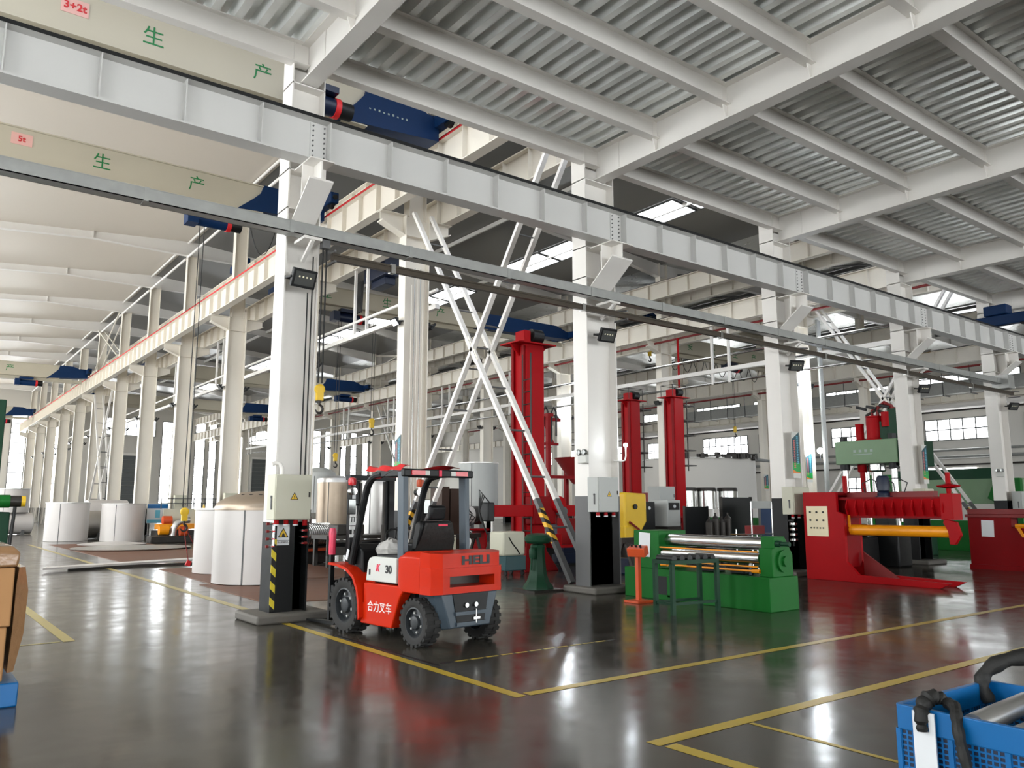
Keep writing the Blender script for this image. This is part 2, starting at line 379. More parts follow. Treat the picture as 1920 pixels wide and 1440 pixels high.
# steel deck of the mezzanine over the front of the hall
deck = struct('ceiling_deck')
BX = [-1.7, 4.56, 10.82, 17.1, 23.35, 29.4, 35.6, 41.8, 48.0, 54.2]
ZD = 8.84
sh = MB(); pr = []
for k in range(3):
    x = k * .34
    pr += [(x, 0), (x + .12, 0), (x + .17, .16), (x + .29, .16)]
pr += [(1.02, 0)]
sh.prism(pr + [(x, z + .012) for x, z in reversed(pr)], 'y', -29.9, 11.6)
me = sh.mesh('deck_sheet', DECK, False)
for k in range(66): inst('deck_sheet', me, deck, (-7.9 + 1.02 * k, 0, ZD))
MB().box(WL, WR, -30, 11.75, ZD + .17, ZD + .35).build('deck_slab', CONCR, deck)
JY = [11.32 - 1.625 * k for k in range(25)]
for i in range(len(BX) - 1):
    L = BX[i + 1] - BX[i] - .05
    j = MB().box(-L / 2, L / 2, -.09, .09, -.37, -.355).box(-L / 2, L / 2, -.005, .005, -.355, -.015).box(-L / 2, L / 2, -.09, .09, -.015, 0)
    jm = j.mesh('joist', WHITE, False)
    ep = MB().box(-.008, .008, -.1, .1, -.4, 0).mesh('end_plate', WHITE, False)
    for y in JY:
        o = inst('joist', jm, deck, ((BX[i] + BX[i + 1]) / 2, y, ZD))
stf = MB().prism([(.01, 0), (.13, 0), (.13, -.36), (.05, -.62), (.01, -.62)], 'y', -.008, .008).prism([(-.01, 0), (-.13, 0), (-.13, -.36), (-.05, -.62), (-.01, -.62)], 'y', -.008, .008)
sme = stf.mesh('stiffener', WHITE, False)
bolt = MB()
for k in range(7):
    for d in (.0, .07): bolt.cyl((-.02, d, -.08 - .075 * k), (-.005, d, -.08 - .075 * k), .012, n=6)
bme = bolt.mesh('bolt_rows', WHITE, False)
for x in BX:
    b = MB().box(x - .14, x + .14, -29.9, 11.35, ZD - .66, ZD - .635).box(x - .008, x + .008, -29.9, 11.35, ZD - .635, ZD - .02).box(x - .14, x + .14, -29.9, 11.35, ZD - .02, ZD).build('main_beam', WHITE, deck)
    for y in JY[1:]: inst('stiffener', sme, b, (x, y, ZD - .02))
    o = inst('bolt_rows', bme, b, (x, 10.75, ZD - .05)); o['kind'] = 'stuff'
    MB().box(x - .02, x - .008, 10.7, 11.35, ZD - .635, ZD - .02).build('splice_plate', WHITE, b)

# ------------------------------------------------ columns
def hsec(mb, d, w, z0, z1, t=.022):
    mb.box(-d, -d + t, -w, w, z0, z1).box(d - t, d, -w, w, z0, z1).box(-d + t, d - t, -.009, .009, z0, z1); return mb
shaft_row = hsec(hsec(MB(), .38, .18, 0, 9.58), .27, .16, 9.58, 14.3)
for z in (9.0, 11.1): shaft_row.box(-.36, .36, -.17, .17, z, z + .02)
shaft_me = shaft_row.mesh('shaft', CREAMW, False)
cor = MB()
def corbel(mb, s, d, z):
    mb.prism([(s * d, z - .55), (s * (d + .72), z - .26), (s * (d + .72), z), (s * d, z)], 'y', -.01, .01)
    mb.prism([(s * d, z - .58), (s * (d + .72), z - .29), (s * (d + .72), z - .26), (s * d, z - .55)], 'y', -.15, .15)
    mb.box(*sorted((s * d, s * (d + .74))), -.16, .16, z - .02, z)
    return mb
corA = corbel(MB(), -1, .38, 9.58).mesh('corbel', CREAMW, False); corB = corbel(MB(), 1, .38, 9.58).mesh('corbel', CREAMW, False)
corC = corbel(MB(), -1, .27, 11.55).mesh('corbel', CREAMW, False); corD = corbel(MB(), 1, .27, 11.55).mesh('corbel', CREAMW, False)
base_me = hsec(MB(), .383, .183, 0.02, 1.5, .028).mesh('painted_base', BLACKP, False)
plate_me = MB().box(-.5, .5, -.32, .32, 0, .03).mesh('base_plate', GREYP, False)
ROWN = {10.82: 'the row under the red-striped crane girder', 29.3: 'the middle row behind the red machines', 47.8: 'the far row in front of the right-hand windows'}
for rx, n in ((10.82, 13), (29.3, 12), (47.8, 9)):
    for i in range(1, n):
        c = thing('steel_column', 'white steel column, %s from the near end of %s' % (ORD[i], ROWN[rx]), 'column', (rx, YG[i], 0), 0, 'columns of ' + ROWN[rx])
        inst('shaft', shaft_me, c); inst('painted_base', base_me, c); inst('base_plate', plate_me, c)
        inst('corbel', corA, c); inst('corbel', corB, c); inst('corbel', corD, c)
        if rx != 10.82: inst('corbel', corC, c)
def front_col(x, d, w, lab, zb, top=ZD, extra=False):
    c = thing('front_column', lab, 'column', (x, 11.5, 0), 0, 'columns along the edge of the deck')
    sh = hsec(MB(), d, w, 0.1, top)
    for z in (6.1, 6.72, 8.15): sh.box(-d, d, -w, w, z, z + .02)
    sh.build('shaft', WHITE, c)
    hsec(MB(), d + .003, w + .003, .1, zb, .028).build('painted_base', BLACKP if not extra else GREYP, c)
    b = MB().prism([(-w, 5.95), (-w - .62, 6.42), (-w - .62, 6.72), (-w, 6.72)], 'x', -.012, .012)
    b.prism([(-w, 5.92), (-w - .62, 6.39), (-w - .62, 6.42), (-w, 5.95)], 'x', -d * .7, d * .7).box(-d * .7, d * .7, -w - .64, -w, 6.7, 6.72).box(-d * .7, d * .7, -w - .33, -w - .31, 6.2, 6.7)
    b.build('corbel', WHITE, c)
    MB().box(-.55, .55, -.5, .42, 0, .12).build('plinth', CONCR, c, bevel=.03)
    return c
COLS = [front_col(4.56, .27, .2, 'white steel column nearest the camera, beside the orange forklift', 1.38),
        front_col(10.82, .40, .2, 'white steel column with a grey cabinet, left of the green rolling machine', 1.80, extra=True),
        front_col(17.1, .36, .2, 'white steel column left of the tall red machine with the cream panel', 1.80),
        front_col(23.35, .36, .2, 'white steel column in front of the pale green press', 1.80),
        front_col(29.4, .36, .2, 'white steel column at the right edge above the long red machine', 1.80)]
for x in BX[6:9]: front_col(x, .36, .2, 'white steel column of the deck edge beyond the right edge', 1.8)

# ------------------------------------------------ crane runway girders
def girder(name, lab, p0, L, axis, zb, zt, m, first, nstf, step, rail=None, stripe=None, fw=.16, face=1, group=None):
    """welded I girder along +axis from p0; stiffeners one by one, those past nstf joined"""
    g = thing(name, lab, 'girder', (p0[0], p0[1], 0), 0, group)
    rz = 0 if axis == 'x' else PI / 2
    H = zt - zb
    MB().box(0, L, -.007, .007, zb, zt).build('web', m, g, rot=(0, 0, rz))
    MB().box(0, L, -fw, fw, zt, zt + .03).build('top_flange', m, g, rot=(0, 0, rz))
    MB().box(0, L, -fw * .9, fw * .9, zb - .03, zb).build('bottom_flange', m, g, rot=(0, 0, rz))
    if rail: MB().box(0, L, -.045, .045, zt + .03, zt + .10).box(0, L, -.07, .07, zt + .03, zt + .045).build('rail', rail, g, rot=(0, 0, rz))
    if rail is BLACKP: MB().box(0, L, -fw - .012, -fw - .001, zt - .002, zt + .05).build('edge_conductor', BLACKP, g, rot=(0, 0, rz))
    if stripe: MB().box(0, L, fw * .7, fw + .015, zt + .03, zt + .06).box(0, L, fw + .002, fw + .015, zt - .005, zt + .06).build('red_stripe', stripe, g, rot=(0, 0, rz))
    sm = MB().box(-.008, .008, .007, fw * .9, zb, zt).box(-.008, .008, -fw * .9, -.007, zb, zt).mesh('stiffener', m, False)
    n = int((L - first) / step)
    for k in range(min(n, nstf)):
        t = first + step * k
        inst('stiffener', sm, g, (t, 0, 0) if axis == 'x' else (0, t, 0), (0, 0, rz))
    if n > nstf:
        q = MB()
        for k in range(nstf, n):
            t = first + step * k
            q.box(t - .008, t + .008, -fw * .9, fw * .9, zb, zt)
        o = q.build('stiffener', m, g, rot=(0, 0, rz)); o['kind'] = 'stuff'
    return g
gf = girder('crane_girder', 'pale grey crane girder with black rail running across the front of the columns', (-3.0, 10.88), 58, 'x', 6.75, 7.36, GIRDG, .35, 60, 1.05, rail=BLACKP, fw=.17)
for x in BX[1:6]:
    MB().box(x + 3.0 - .13, x + 3.0 + .13, -.02, -.007, 6.76, 7.35).build('splice_plate', GIRDG, gf)
    q = MB()
    for k in range(7):
        for d in (-.09, .09): q.cyl((x + 3 + d, -.035, 6.82 + .08 * k), (x + 3 + d, -.02, 6.82 + .08 * k), .014, n=6)
    o = q.build('bolt_rows', GREYP, gf); o['kind'] = 'stuff'
Y0 = 11.95; LG = WB - Y0 - .3
RNAME = {10.82: 'left row', 29.3: 'middle row', 47.8: 'far right row'}
for rx in (10.82, 29.3, 47.8):
    for s in (-1, 1):
        for lev, zb, zt in (('lower', 9.62, 10.42), ('upper', 11.58, 12.32)):
            if rx == 10.82 and s < 0 and lev == 'upper': continue
            if rx == 47.8 and s > 0: continue
            red = rx == 10.82 and s < 0
            lab = ('cream crane girder with a bright red stripe along its top, left row of columns' if red else
                   '%s cream crane girder on the %s side of the %s of columns' % (lev, 'left' if s < 0 else 'right', RNAME[rx]))
            girder('crane_girder', lab, (rx + s * (.98 if lev == 'lower' else .82), Y0), LG, 'y', zb, zt, CREAMW, .6, 48, 1.07 if rx < 20 else 1.25, rail=None if red else DARKST, stripe=REDLINE if red else None)
girder('crane_girder', 'cream crane girder along the right-hand wall under the clerestory strips', (WR - 1.0, Y0), LG, 'y', 9.62, 10.3, CREAMW, .6, 30, 1.25, rail=DARKST)
# eave ties between the tall columns of the left row
for z, dx in ((14.85, -.3), (14.1, -.3)):
    for i in range(1, 12):
        o = MB().cyl((10.82 + dx, YG[i] + .2, z), (10.82 + dx, YG[i + 1] - .2, z), .06, n=8).build('tie_tube', WHITE)
        tag(o, '%s white tie tube between the %s and %s tall columns of the left row' % ('upper' if z > 14.5 else 'lower', ORD[i], ORD[i + 1]), 'tie', 'tie tubes under the left roof')
# ------------------------------------------------ forklift
def rots(*ms):
    m = Matrix.Identity(3)
    for q in ms: m = Euler(q).to_matrix() @ m
    return tuple(m.to_euler())
FK = thing('forklift', 'orange and dark grey forklift truck parked beside the nearest column', 'forklift', (5.26, 9.82, 0), R(95.5))
def tyre(Rr, w, nl):
    t = MB().lathe((0, 0, 0), [(Rr * .60, -w * .42), (Rr * .72, -w * .5), (Rr * .9, -w * .5), (Rr * .95, -w * .42), (Rr * .955, w * .42), (Rr * .9, w * .5), (Rr * .72, w * .5), (Rr * .60, w * .42)], 36, 'y', False)
    for k in range(nl):
        a = 2 * PI * k / nl
        for s in (-1, 1):
            b = a + s * PI / nl / 2
            c = (Rr * .955 * math.cos(b), s * w * .27, Rr * .955 * math.sin(b))
            t.ob(c, (Rr * .1, w * .46, 2 * PI * Rr / nl * .5), (0, -b, 0))
    return t.mesh('tyre', RUBBER)
def rim(Rr, w, nb):
    m = MB().lathe((0, 0, 0), [(Rr * .64, -w * .44), (Rr * .58, -w * .46), (Rr * .54, -w * .3), (Rr * .54, w * .22), (Rr * .58, w * .46), (Rr * .64, w * .44)], 32, 'y', False)
    m.lathe((0, 0, 0), [(Rr * .54, w * .18), (Rr * .3, w * .26), (Rr * .26, w * .42), (Rr * .2, w * .46), (.002, w * .46)], 28, 'y', False)
    return m.mesh('rim', RIMG)
def wheel(parent, x, y, Rr, w, nl, nb, s):
    o = inst('wheel', tyre(Rr, w, nl), parent, (x, y, Rr), (0, 0, 0 if s > 0 else PI))
    inst('rim', rim(Rr, w, nb), o)
    b = MB()
    for k in range(nb):
        a = 2 * PI * k / nb + .3
        b.cyl((Rr * .40 * math.cos(a), w * .2, Rr * .40 * math.sin(a)), (Rr * .40 * math.cos(a), w * .34, Rr * .40 * math.sin(a)), Rr * .055, n=6)
    q = b.build('wheel_nuts', GALV, o); q['kind'] = 'stuff'
for s in (1, -1):
    wheel(FK, 0.0, s * .46, .345, .25, 22, 6, s)
    wheel(FK, -1.5, s * .46, .275, .20, 20, 6, s)
# chassis: side panels, fenders, step
for s in (1, -1):
    y0, y1 = sorted((s * .40, s * .545))
    p = MB().prism([(-.36, .16), (-1.04, .16), (-1.14, .40), (-1.20, .53), (-1.26, .60), (-1.26, .66), (-.42, .66), (-.42, .42), (-.36, .40)], 'y', y0, y1)
    p.build('side_panel', ORANGE, FK, bevel=.012)
    f = MB()
    arc = [(.40, .84), (.18, .83), (-.05, .79), (-.22, .70), (-.32, .55), (-.36, .40), (-.38, .20)]
    f.loft([[(x, s * .30, z), (x, s * .60, z), (x - .03, s * .60, z + .03), (x - .03, s * .30, z + .03)] for x, z in arc])
    f.build('fender', ORANGE, FK)
    MB().prism([(-.38, .2), (-.20, .66), (-.30, .80), (-.60, .80), (-.60, .2)], 'y', *sorted((s * .30, s * .40))).build('floor_step', ORANGE, FK)
MB().box(-1.3, .2, -.39, .39, .22, .62).build('chassis', BLACKPL, FK)
MB().box(-.10, .10, -.5, .5, .25, .42).box(-1.58, -1.42, -.5, .5, .2, .34).build('axles', BLACKPL, FK)
# engine hood with pale side covers
MB().prism([(-.52, .66), (-1.24, .66), (-1.24, 1.02), (-.58, 1.02), (-.52, .94)], 'y', -.46, .46).build('hood', BLACKPL, FK, bevel=.015)
for s in (1, -1):
    c = MB().prism([(-.46, .685), (-1.12, .685), (-1.12, .985), (-.60, .985), (-.53, .965), (-.49, .90)], 'y', *sorted((s * .46, s * .545))).build('side_cover', WPLATE, FK, bevel=.012)
    if s > 0:
        MB().box(-.56, -.53, .543, .55, .76, .83).build('latch', BLACKPL, c)
        text('30', .13, BLACKT, c, (-.96, .548, .84), (PI / 2, 0, PI), sx=1.05, bold=.004)
        text('K', .12, PINKT, c, (-.72, .548, .85), (PI / 2, 0, PI), sx=.9, bold=.004, shear=.3)
text('合力叉车', .135, WHITET, FK, (-.78, .548, .375), (PI / 2, 0, PI), sx=.98)
# counterweight: lofted body with rounded rear, slot, dark skirt and tow pin
def ring(x, w, z0, z1, ch):
    return [(x, -w, z0), (x, w, z0), (x, w, z1 - ch), (x, w - ch * 1.2, z1), (x, -w + ch * 1.2, z1), (x, -w, z1 - ch)]
cw = MB().loft([ring(-1.16, .545, .66, 1.04, .05), ring(-1.26, .55, .60, 1.07, .06), ring(-1.60, .55, .60, 1.08, .07)])
cw.build('counterweight', ORANGE, FK, bevel=.012)
rear = MB()
def rr_(x, w, a, b): return [(x, -w, a), (x, w, a), (x, w, b), (x, -w, b)]
rear.loft([rr_(-1.60, .55, .60, .685), rr_(-1.80, .54, .60, .685), rr_(-1.90, .44, .61, .685)])
rear.loft([rr_(-1.60, .55, .805, .90), rr_(-1.80, .54, .805, .90), rr_(-1.90, .44, .805, .90)])
rear.loft([rr_(-1.60, .55, .90, 1.075), rr_(-1.77, .53, .90, 1.07), rr_(-1.88, .43, .90, 1.06)])
for s in (-1, 1):
    rear.loft([[(-1.60, s * .55, .68), (-1.60, s * .34, .68), (-1.60, s * .34, .81), (-1.60, s * .55, .81)],
               [(-1.80, s * .535, .68), (-1.80, s * .34, .68), (-1.80, s * .34, .81), (-1.80, s * .535, .81)],
               [(-1.90, s * .438, .68), (-1.90, s * .34, .68), (-1.90, s * .34, .81), (-1.90, s * .438, .81)]])
rear.build('counterweight_rear', ORANGE, FK)
MB().box(-1.62, -1.6, -.36, .36, .67, .82).build('slot_back', DARKST, FK)
text('HELI', .135, BLACKT, FK, (-1.883, -.06, .975), FACE_MX, sx=1.65, bold=.006)
sk = MB().loft([[(-1.30, -.34, .30), (-1.30, .34, .30), (-1.30, .34, .61), (-1.30, -.34, .61)], [(-1.76, -.34, .20), (-1.76, .34, .20), (-1.76, .47, .60), (-1.76, -.47, .60)], [(-1.86, -.30, .22), (-1.86, .30, .22), (-1.86, .42, .605), (-1.86, -.42, .605)]])
sk = sk.build('skirt', SLATE, FK, bevel=.012)
MB().prism([(-.27, .60), (.27, .60), (.20, .25), (-.20, .25)], 'x', -1.872, -1.80).build('tow_recess', BLACKPL, FK)
MB().box(-1.89, -1.86, -.24, .24, .36, .40).box(-1.89, -1.86, -.22, .22, .24, .28).build('tow_bar', SLATE, FK)
for y in (.08, -.06): MB().cyl((-1.86, y, .47), (-1.90, y, .47), .028, n=14).build('plug', STEEL, FK)
MB().cyl((-1.885, -.07, .26), (-1.885, -.07, .42), .012, n=8).box(-1.90, -1.86, -.12, -.02, .30, .33).build('tow_pin', STEEL, FK)
# overhead guard: posts, roof frame, bars, red film, tail lights
for s in (1, -1):
    MB().bar((-1.16, s * .48, .98), (-1.13, s * .48, 2.03), .075, .13, up=(1, 0, 0)).build('guard_post', SLATE, FK, bevel=.01)
    MB().tube(smooth([(.02, s * .46, .86), (-.10, s * .46, 1.25), (-.24, s * .46, 1.68), (-.33, s * .46, 1.88), (-.45, s * .45, 1.98), (-.62, s * .44, 2.01)], 5), .046, 10).build('front_post', BLACKPL, FK)
    MB().box(-1.20, -.55, s * .44 - .035, s * .44 + .035, 1.98, 2.05).build('roof_rail', BLACKPL, FK)
for k in range(6): MB().box(-1.08 + .1 * k, -1.05 + .1 * k, -.42, .42, 1.995, 2.035).build('roof_bar', BLACKPL, FK)
MB().box(-.66, -.58, -.44, .44, 1.98, 2.04).build('roof_cross_member', BLACKPL, FK)
rb = MB().box(-1.25, -1.17, -.545, .545, 1.965, 2.06).build('rear_bar', BLACKPL, FK, bevel=.015)
for s in (1, -1):
    MB().box(-1.265, -1.245, *sorted((s * .44, s * .24)), 1.985, 2.04).build('tail_lamp', REDLENS, rb)
    MB().box(-1.265, -1.245, *sorted((s * .24, s * .17)), 1.985, 2.04).build('reversing_lamp', WPLATE, rb)
fm = MB()
g = [[(-1.15 + .13 * i, -.42 + .15 * j, 2.085 + .035 * math.sin(i * 1.3 + j * .9) - .012 * i - (.05 if j == 6 else 0)) for j in range(7)] for i in range(7)]
for i in range(6):
    for j in range(6):
        fm.add([g[i][j], g[i + 1][j], g[i + 1][j + 1], g[i][j + 1]], [(0, 1, 2, 3)])
for k in range(8):
    x0, x1 = -1.08 + .1 * k, -.98 + .1 * k; b0, b1 = (2.11 + .02 * math.sin(k * 1.7)), (2.11 + .02 * math.sin((k + 1) * 1.7))
    fm.add([(x0, .30, b0 - .01), (x1, .30, b1 - .01), (x1, .42, b1), (x0, .42, b0), (x0, .485, 2.04 + .01 * (k % 3)), (x1, .485, 2.04 + .01 * ((k + 1) % 3))], [(0, 1, 2, 3), (3, 2, 5, 4)])
fm.build('red_roof_film', REDLINE, FK)
MB().box(-1.262, -1.245, -.02, .02, 1.975, 2.05).build('red_mark', PINKT, rb)
# mast, chains, carriage, forks
for s in (1, -1):
    MB().box(.26, .36, s * .31 - .045, s * .31 + .045, .06, 2.0).build('mast_rail', BLACKPL, FK)
    MB().box(.29, .34, s * .235 - .03, s * .235 + .03, .1, 1.95).build('inner_mast_rail', BLACKPL, FK)
    MB().cyl((.28, s * .19, .15), (.28, s * .19, 1.35), .03, n=10).cyl((.28, s * .19, 1.35), (.28, s * .19, 1.92), .018, n=10).build('lift_cylinder', DARKST, FK)
    MB().box(.50, .56, s * .38 - .05, s * .38 + .05, .06, .62).prism([(.50, .03), (1.55, .015), (1.55, .03), (.56, .075), (.50, .10)], 'y', s * .38 - .05, s * .38 + .05).build('fork', BLACKPL, FK)
MB().box(.25, .38, -.37, .37, 1.96, 2.03).box(.25, .37, -.33, .33, 1.0, 1.08).build('mast_crosshead', BLACKPL, FK)
MB().box(.36, .50, -.5, .5, .14, .24).box(.36, .50, -.5, .5, .46, .56).build('carriage', BLACKPL, FK)
br = MB().box(.47, .52, .45, .51, .1, 1.3).box(.47, .52, -.51, -.45, .1, 1.3).box(.47, .52, -.5, .5, 1.06, 1.12)
for y in (-.25, 0, .25): br.box(.485, .51, y - .012, y + .012, .5, 1.08)
br.build('load_backrest', BLACKPL, FK)
MB().tube([(.495, .48, .96), (.495, .48, 1.05), (.495, .48, 1.15), (.495, .48, 1.25), (.495, .48, 1.31)], [.046, .05, .046, .052, .04], 10).build('red_tape_wrap', REDTAPE, FK)
text('HELI', .13, WHITET, FK, (.257, .31, 1.40), rots((0, 0, PI / 2), FACE_MX), sx=1.7, bold=.006)
MB().box(.253, .26, .285, .335, 1.66, 1.80).box(.253, .26, .29, .33, 1.88, 1.95).build('mast_sticker', PAPER, FK)
for s in (1, -1):
    MB().cyl((.10, s * .2, .40), (.27, s * .31, .75), .035, n=10).build('tilt_cylinder', DARKST, FK)
# cab: dash, wheel, levers, seat, mirror, lamps
MB().prism([(.06, .70), (-.20, .70), (-.16, 1.04), (-.04, 1.12), (.10, 1.10)], 'y', -.42, .42).build('dashboard', BLACKPL, FK, bevel=.02)
sw = MB().tube([(-.34 + .17 * math.sin(a) * .5, .17 * math.cos(a), 1.16 + .17 * math.sin(a) * .86) for a in [2 * PI * k / 20 for k in range(20)]], .014, 8, closed=True)
sw.cyl((-.34, 0, 1.16), (-.12, 0, 1.0), .025).bar((-.34, -.16, 1.16), (-.34, .16, 1.16), .02)
sw.build('steering_wheel', BLACKPL, FK)
for k in range(4): MB().cyl((-.10, -.12 - .07 * k, 1.08), (-.15, -.12 - .07 * k, 1.30), .008, n=8).cyl((-.15, -.12 - .07 * k, 1.29), (-.155, -.12 - .07 * k, 1.33), .016, n=8).build('lever', BLACKPL, FK)
seat = MB().prism([(-.55, 1.04), (-1.02, 1.02), (-1.05, 1.15), (-.55, 1.18)], 'y', -.24, .24)
seat.prism([(-.98, 1.06), (-1.12, 1.06), (-1.22, 1.36), (-1.18, 1.43), (-1.08, 1.41)], 'y', -.25, .25)
seat.prism([(-1.13, 1.43), (-1.21, 1.43), (-1.25, 1.60), (-1.16, 1.63)], 'y', -.12, .12)
seat = seat.build('seat', BLACKPL, FK, bevel=.03)
MB().box(-1.262, -1.25, -.12, .02, 1.36, 1.385).build('seat_sticker', PINKT, seat)
fm = MB()
for (y0, y1) in ((-.3, .3),):
    P0 = [(-1.14, 1.05), (-1.20, 1.18), (-1.24, 1.30), (-1.25, 1.40)]
    n = 8
    vs = []
    for i, (x, z) in enumerate(P0):
        for j in range(n + 1): vs.append((x - .012 * math.sin(j * 2.3 + i * 1.9), (-.30 + .6 * j / n) * (1 - .10 * i), z))
    fm.add(vs, [(i * (n + 1) + j, i * (n + 1) + j + 1, (i + 1) * (n + 1) + j + 1, (i + 1) * (n + 1) + j) for i in range(3) for j in range(n)])
fm.build('seat_cover', CLOTH, seat)
bag = MB()
rng = random.Random(3)
bag.lathe((-.72, .36, 1.02), [(.02, 0), (.16, .0), (.18, .06), (.13, .13), (.06, .17), (.01, .18)], 14)
bag.v = [(x + rng.uniform(-.02, .02), y + rng.uniform(-.02, .02), z + (rng.uniform(-.015, .015) if z > 1.03 else 0)) for x, y, z in bag.v]
bag.build('film_bundle', CLEARF, FK)
for s in (1, -1):
    MB().ob((-.16, s * .60, 1.60), (.03, .12, .2), (0, 0, 0)).bar((-.16, s * .47, 1.62), (-.16, s * .6, 1.64), .018).build('mirror', BLACKPL, FK, bevel=.01)
    MB().ob((-.178, s * .60, 1.60), (.006, .10, .18), (0, 0, 0)).build('mirror_glass', LENS, FK)
    MB().cyl((-.10, s * .53, 1.80), (-.02, s * .53, 1.80), .05, n=14).build('headlamp', STEEL, FK)
    MB().lathe((-.08, s * .55, 1.87), [(.005, 0), (.05, .01), (.055, .05), (.05, .10), (.005, .115)], 12).build('turn_lamp', ORANGE2 if s < 0 else REDLENS, FK)
MB().cyl((-1.19, .47, 1.19), (-1.215, .47, 1.19), .035, n=16).build('round_badge', WPLATE, FK)
MB().ob((.045, .515, .98), (.05, .006, .14), (0, R(-20), 0)).ob((.09, .515, .80), (.04, .006, .06), (0, R(-20), 0)).build('post_sticker', PAPER, FK)
# ------------------------------------------------ green plate rolling machine
GM = thing('rolling_machine', 'green plate rolling machine with bright steel rollers on the shop floor', 'machine', (10.72, 9.25, 0), 0)
gb = MB().box(0, .75, -1.65, 1.45, 0, .52)
gb.build('base', GREEN, GM, bevel=.01)
MB().box(-.006, 0.01, .42, .70, .08, .40).build('base_opening', BLACKPL, GM)
MB().box(-.012, -.004, .36, .42, .06, .42).box(-.012, -.004, .70, .74, .06, .42).box(-.012, -.004, .36, .74, .06, .09).build('opening_frame', GREEN, GM)
h = MB().prism([(.02, .62), (.02, 1.22), (.75, 1.22), (.75, .62), (.17, .62)], 'z', .52, 1.18).build('gear_housing', GREEN, GM, bevel=.012)
MB().ob((.012, .95, .93), (.004, .27, .42), (R(3), 0, 0)).build('notice_sheet', PAPER, GM)
rh = MB().prism([(.08, .52), (.08, .96), (.14, .96), (.14, 1.14), (.42, 1.14), (.62, .86), (.62, .52)], 'y', -1.66, -1.42).build('roller_stand', GREEN, GM, bevel=.012)
MB().cyl((.35, -1.66, .76), (.35, -1.70, .76), .17, n=24).cyl((.35, -1.70, .76), (.35, -1.74, .76), .08, n=20).build('bearing_cap', GREEN, GM)
MB().cyl((.20, -1.9, 1.03), (.20, -1.5, 1.03), .035, n=12).cyl((.20, -1.66, 1.03), (.20, -1.74, 1.03), .05, n=12).build('locking_screw', DGREEN, GM)
MB().cyl((.28, -1.42, 1.02), (.28, .64, 1.02), .105, n=32).build('upper_roller', STEEL, GM)
for x, z in ((.14, .79), (.46, .79)): MB().cyl((x, -1.42, z), (x, .64, z), .09, n=32).build('lower_roller', STEEL, GM)
MB().box(.04, .06, -1.42, .66, .885, .905).build('guard_bar', AMBER, GM)
MB().box(.03, .05, -1.42, .4, .66, .68).build('guard_bar', AMBER, GM)
MB().cyl((.06, -1.44, .60), (.06, .60, .60), .016, n=10).cyl((.06, -1.44, .60), (.06, -1.3, .60), .032, n=12).cyl((.06, .46, .60), (.06, .60, .60), .032, n=12).build('safety_rod', AMBER, GM)
for y in (-.9, -.3): MB().box(.2, .5, y - .14, y + .14, .52, .62).build('roller_carriage', BLACKPL, GM, bevel=.02)
o = MB().lathe((10.85, 8.03, .523), [(.02, 0), (.033, .01), (.033, .14), (.02, .17), (.012, .20), (.012, .22), (.001, .22)], 14).build('spray_can', NAVY)
tag(o, 'small blue and white can standing on the green rolling machine', 'can')
MB().lathe((0, 0, 0), [(.034, .15), (.022, .175), (.014, .20), (.014, .225), (.001, .225)], 14).build('cap', WPLATE, o, loc=(10.85, 8.03, .523))

# orange pedal and button stand
OS = thing('control_stand', 'orange post stand with a push-button box in front of the green machine', 'control stand', (10.12, 9.78, 0))
MB().box(-.19, .19, -.17, .17, 0, .04).build('foot_plate', ORANGE2, OS, bevel=.008)
MB().box(-.035, .035, -.035, .035, .04, .80).build('post', ORANGE2, OS)
bx = MB().ob((0, 0, .85), (.18, .32, .15), (0, R(-18), R(20))).build('button_box', ORANGE2, OS, bevel=.01)
for k in range(3): MB().cyl((-.03, -.10 + .1 * k, .915), (-.05, -.10 + .1 * k, .955), .02, n=12).build('push_button', BLACKPL, bx)

# dark green conveyor stand
ST = thing('conveyor_stand', 'dark green four-legged stand with black rollers before the green machine', 'stand', (9.80, 8.45, 0), R(-6))
for x in (-.46, .46):
    for y in (-.19, .19): MB().box(x - .03, x + .03, y - .03, y + .03, 0, .76).build('leg', DGREEN, ST)
MB().box(-.49, .49, -.22, -.16, .74, .80).box(-.49, .49, .16, .22, .74, .80).box(-.49, -.43, -.2, .2, .74, .80).box(.43, .49, -.2, .2, .74, .80).build('top_frame', DGREEN, ST)
MB().box(-.46, .46, -.20, -.17, .14, .18).box(-.46, .46, .17, .20, .14, .18).box(-.475, -.445, -.2, .2, .14, .18).build('lower_rail', DGREEN, ST)
for k in range(6):
    x = -.4 + .16 * k
    MB().cyl((x, -.18, .82), (x, .18, .82), .05, n=14).build('roller', BLACKPL, ST)

# green pedestal press by the grey-based column
PP = thing('pedestal', 'dark green flared pedestal with round head left of the grey-based column', 'pedestal', (9.93, 12.25, 0))
MB().box(-.36, .36, -.34, .34, 0, .04).build('floor_plate', DARKST, PP)
MB().lathe((0, 0, .04), [(.30, 0), (.29, .05), (.22, .14), (.17, .28), (.14, .55), (.13, .74), (.15, .80), (.13, .84), (.001, .84)], 8).build('column', DGREEN, PP)
MB().lathe((0, 0, .88), [(.05, 0), (.21, .02), (.25, .06), (.26, .12), (.22, .18), (.10, .21), (.001, .215)], 28).build('head', DGREEN, PP)
MB().lathe((-.17, -.05, .62), [(.06, 0), (.07, .05), (.07, .16), (.05, .2), (.001, .2)], 14).cyl((-.2, -.05, .40), (-.2, -.05, .64), .02).build('hand_screw', DGREEN, PP)

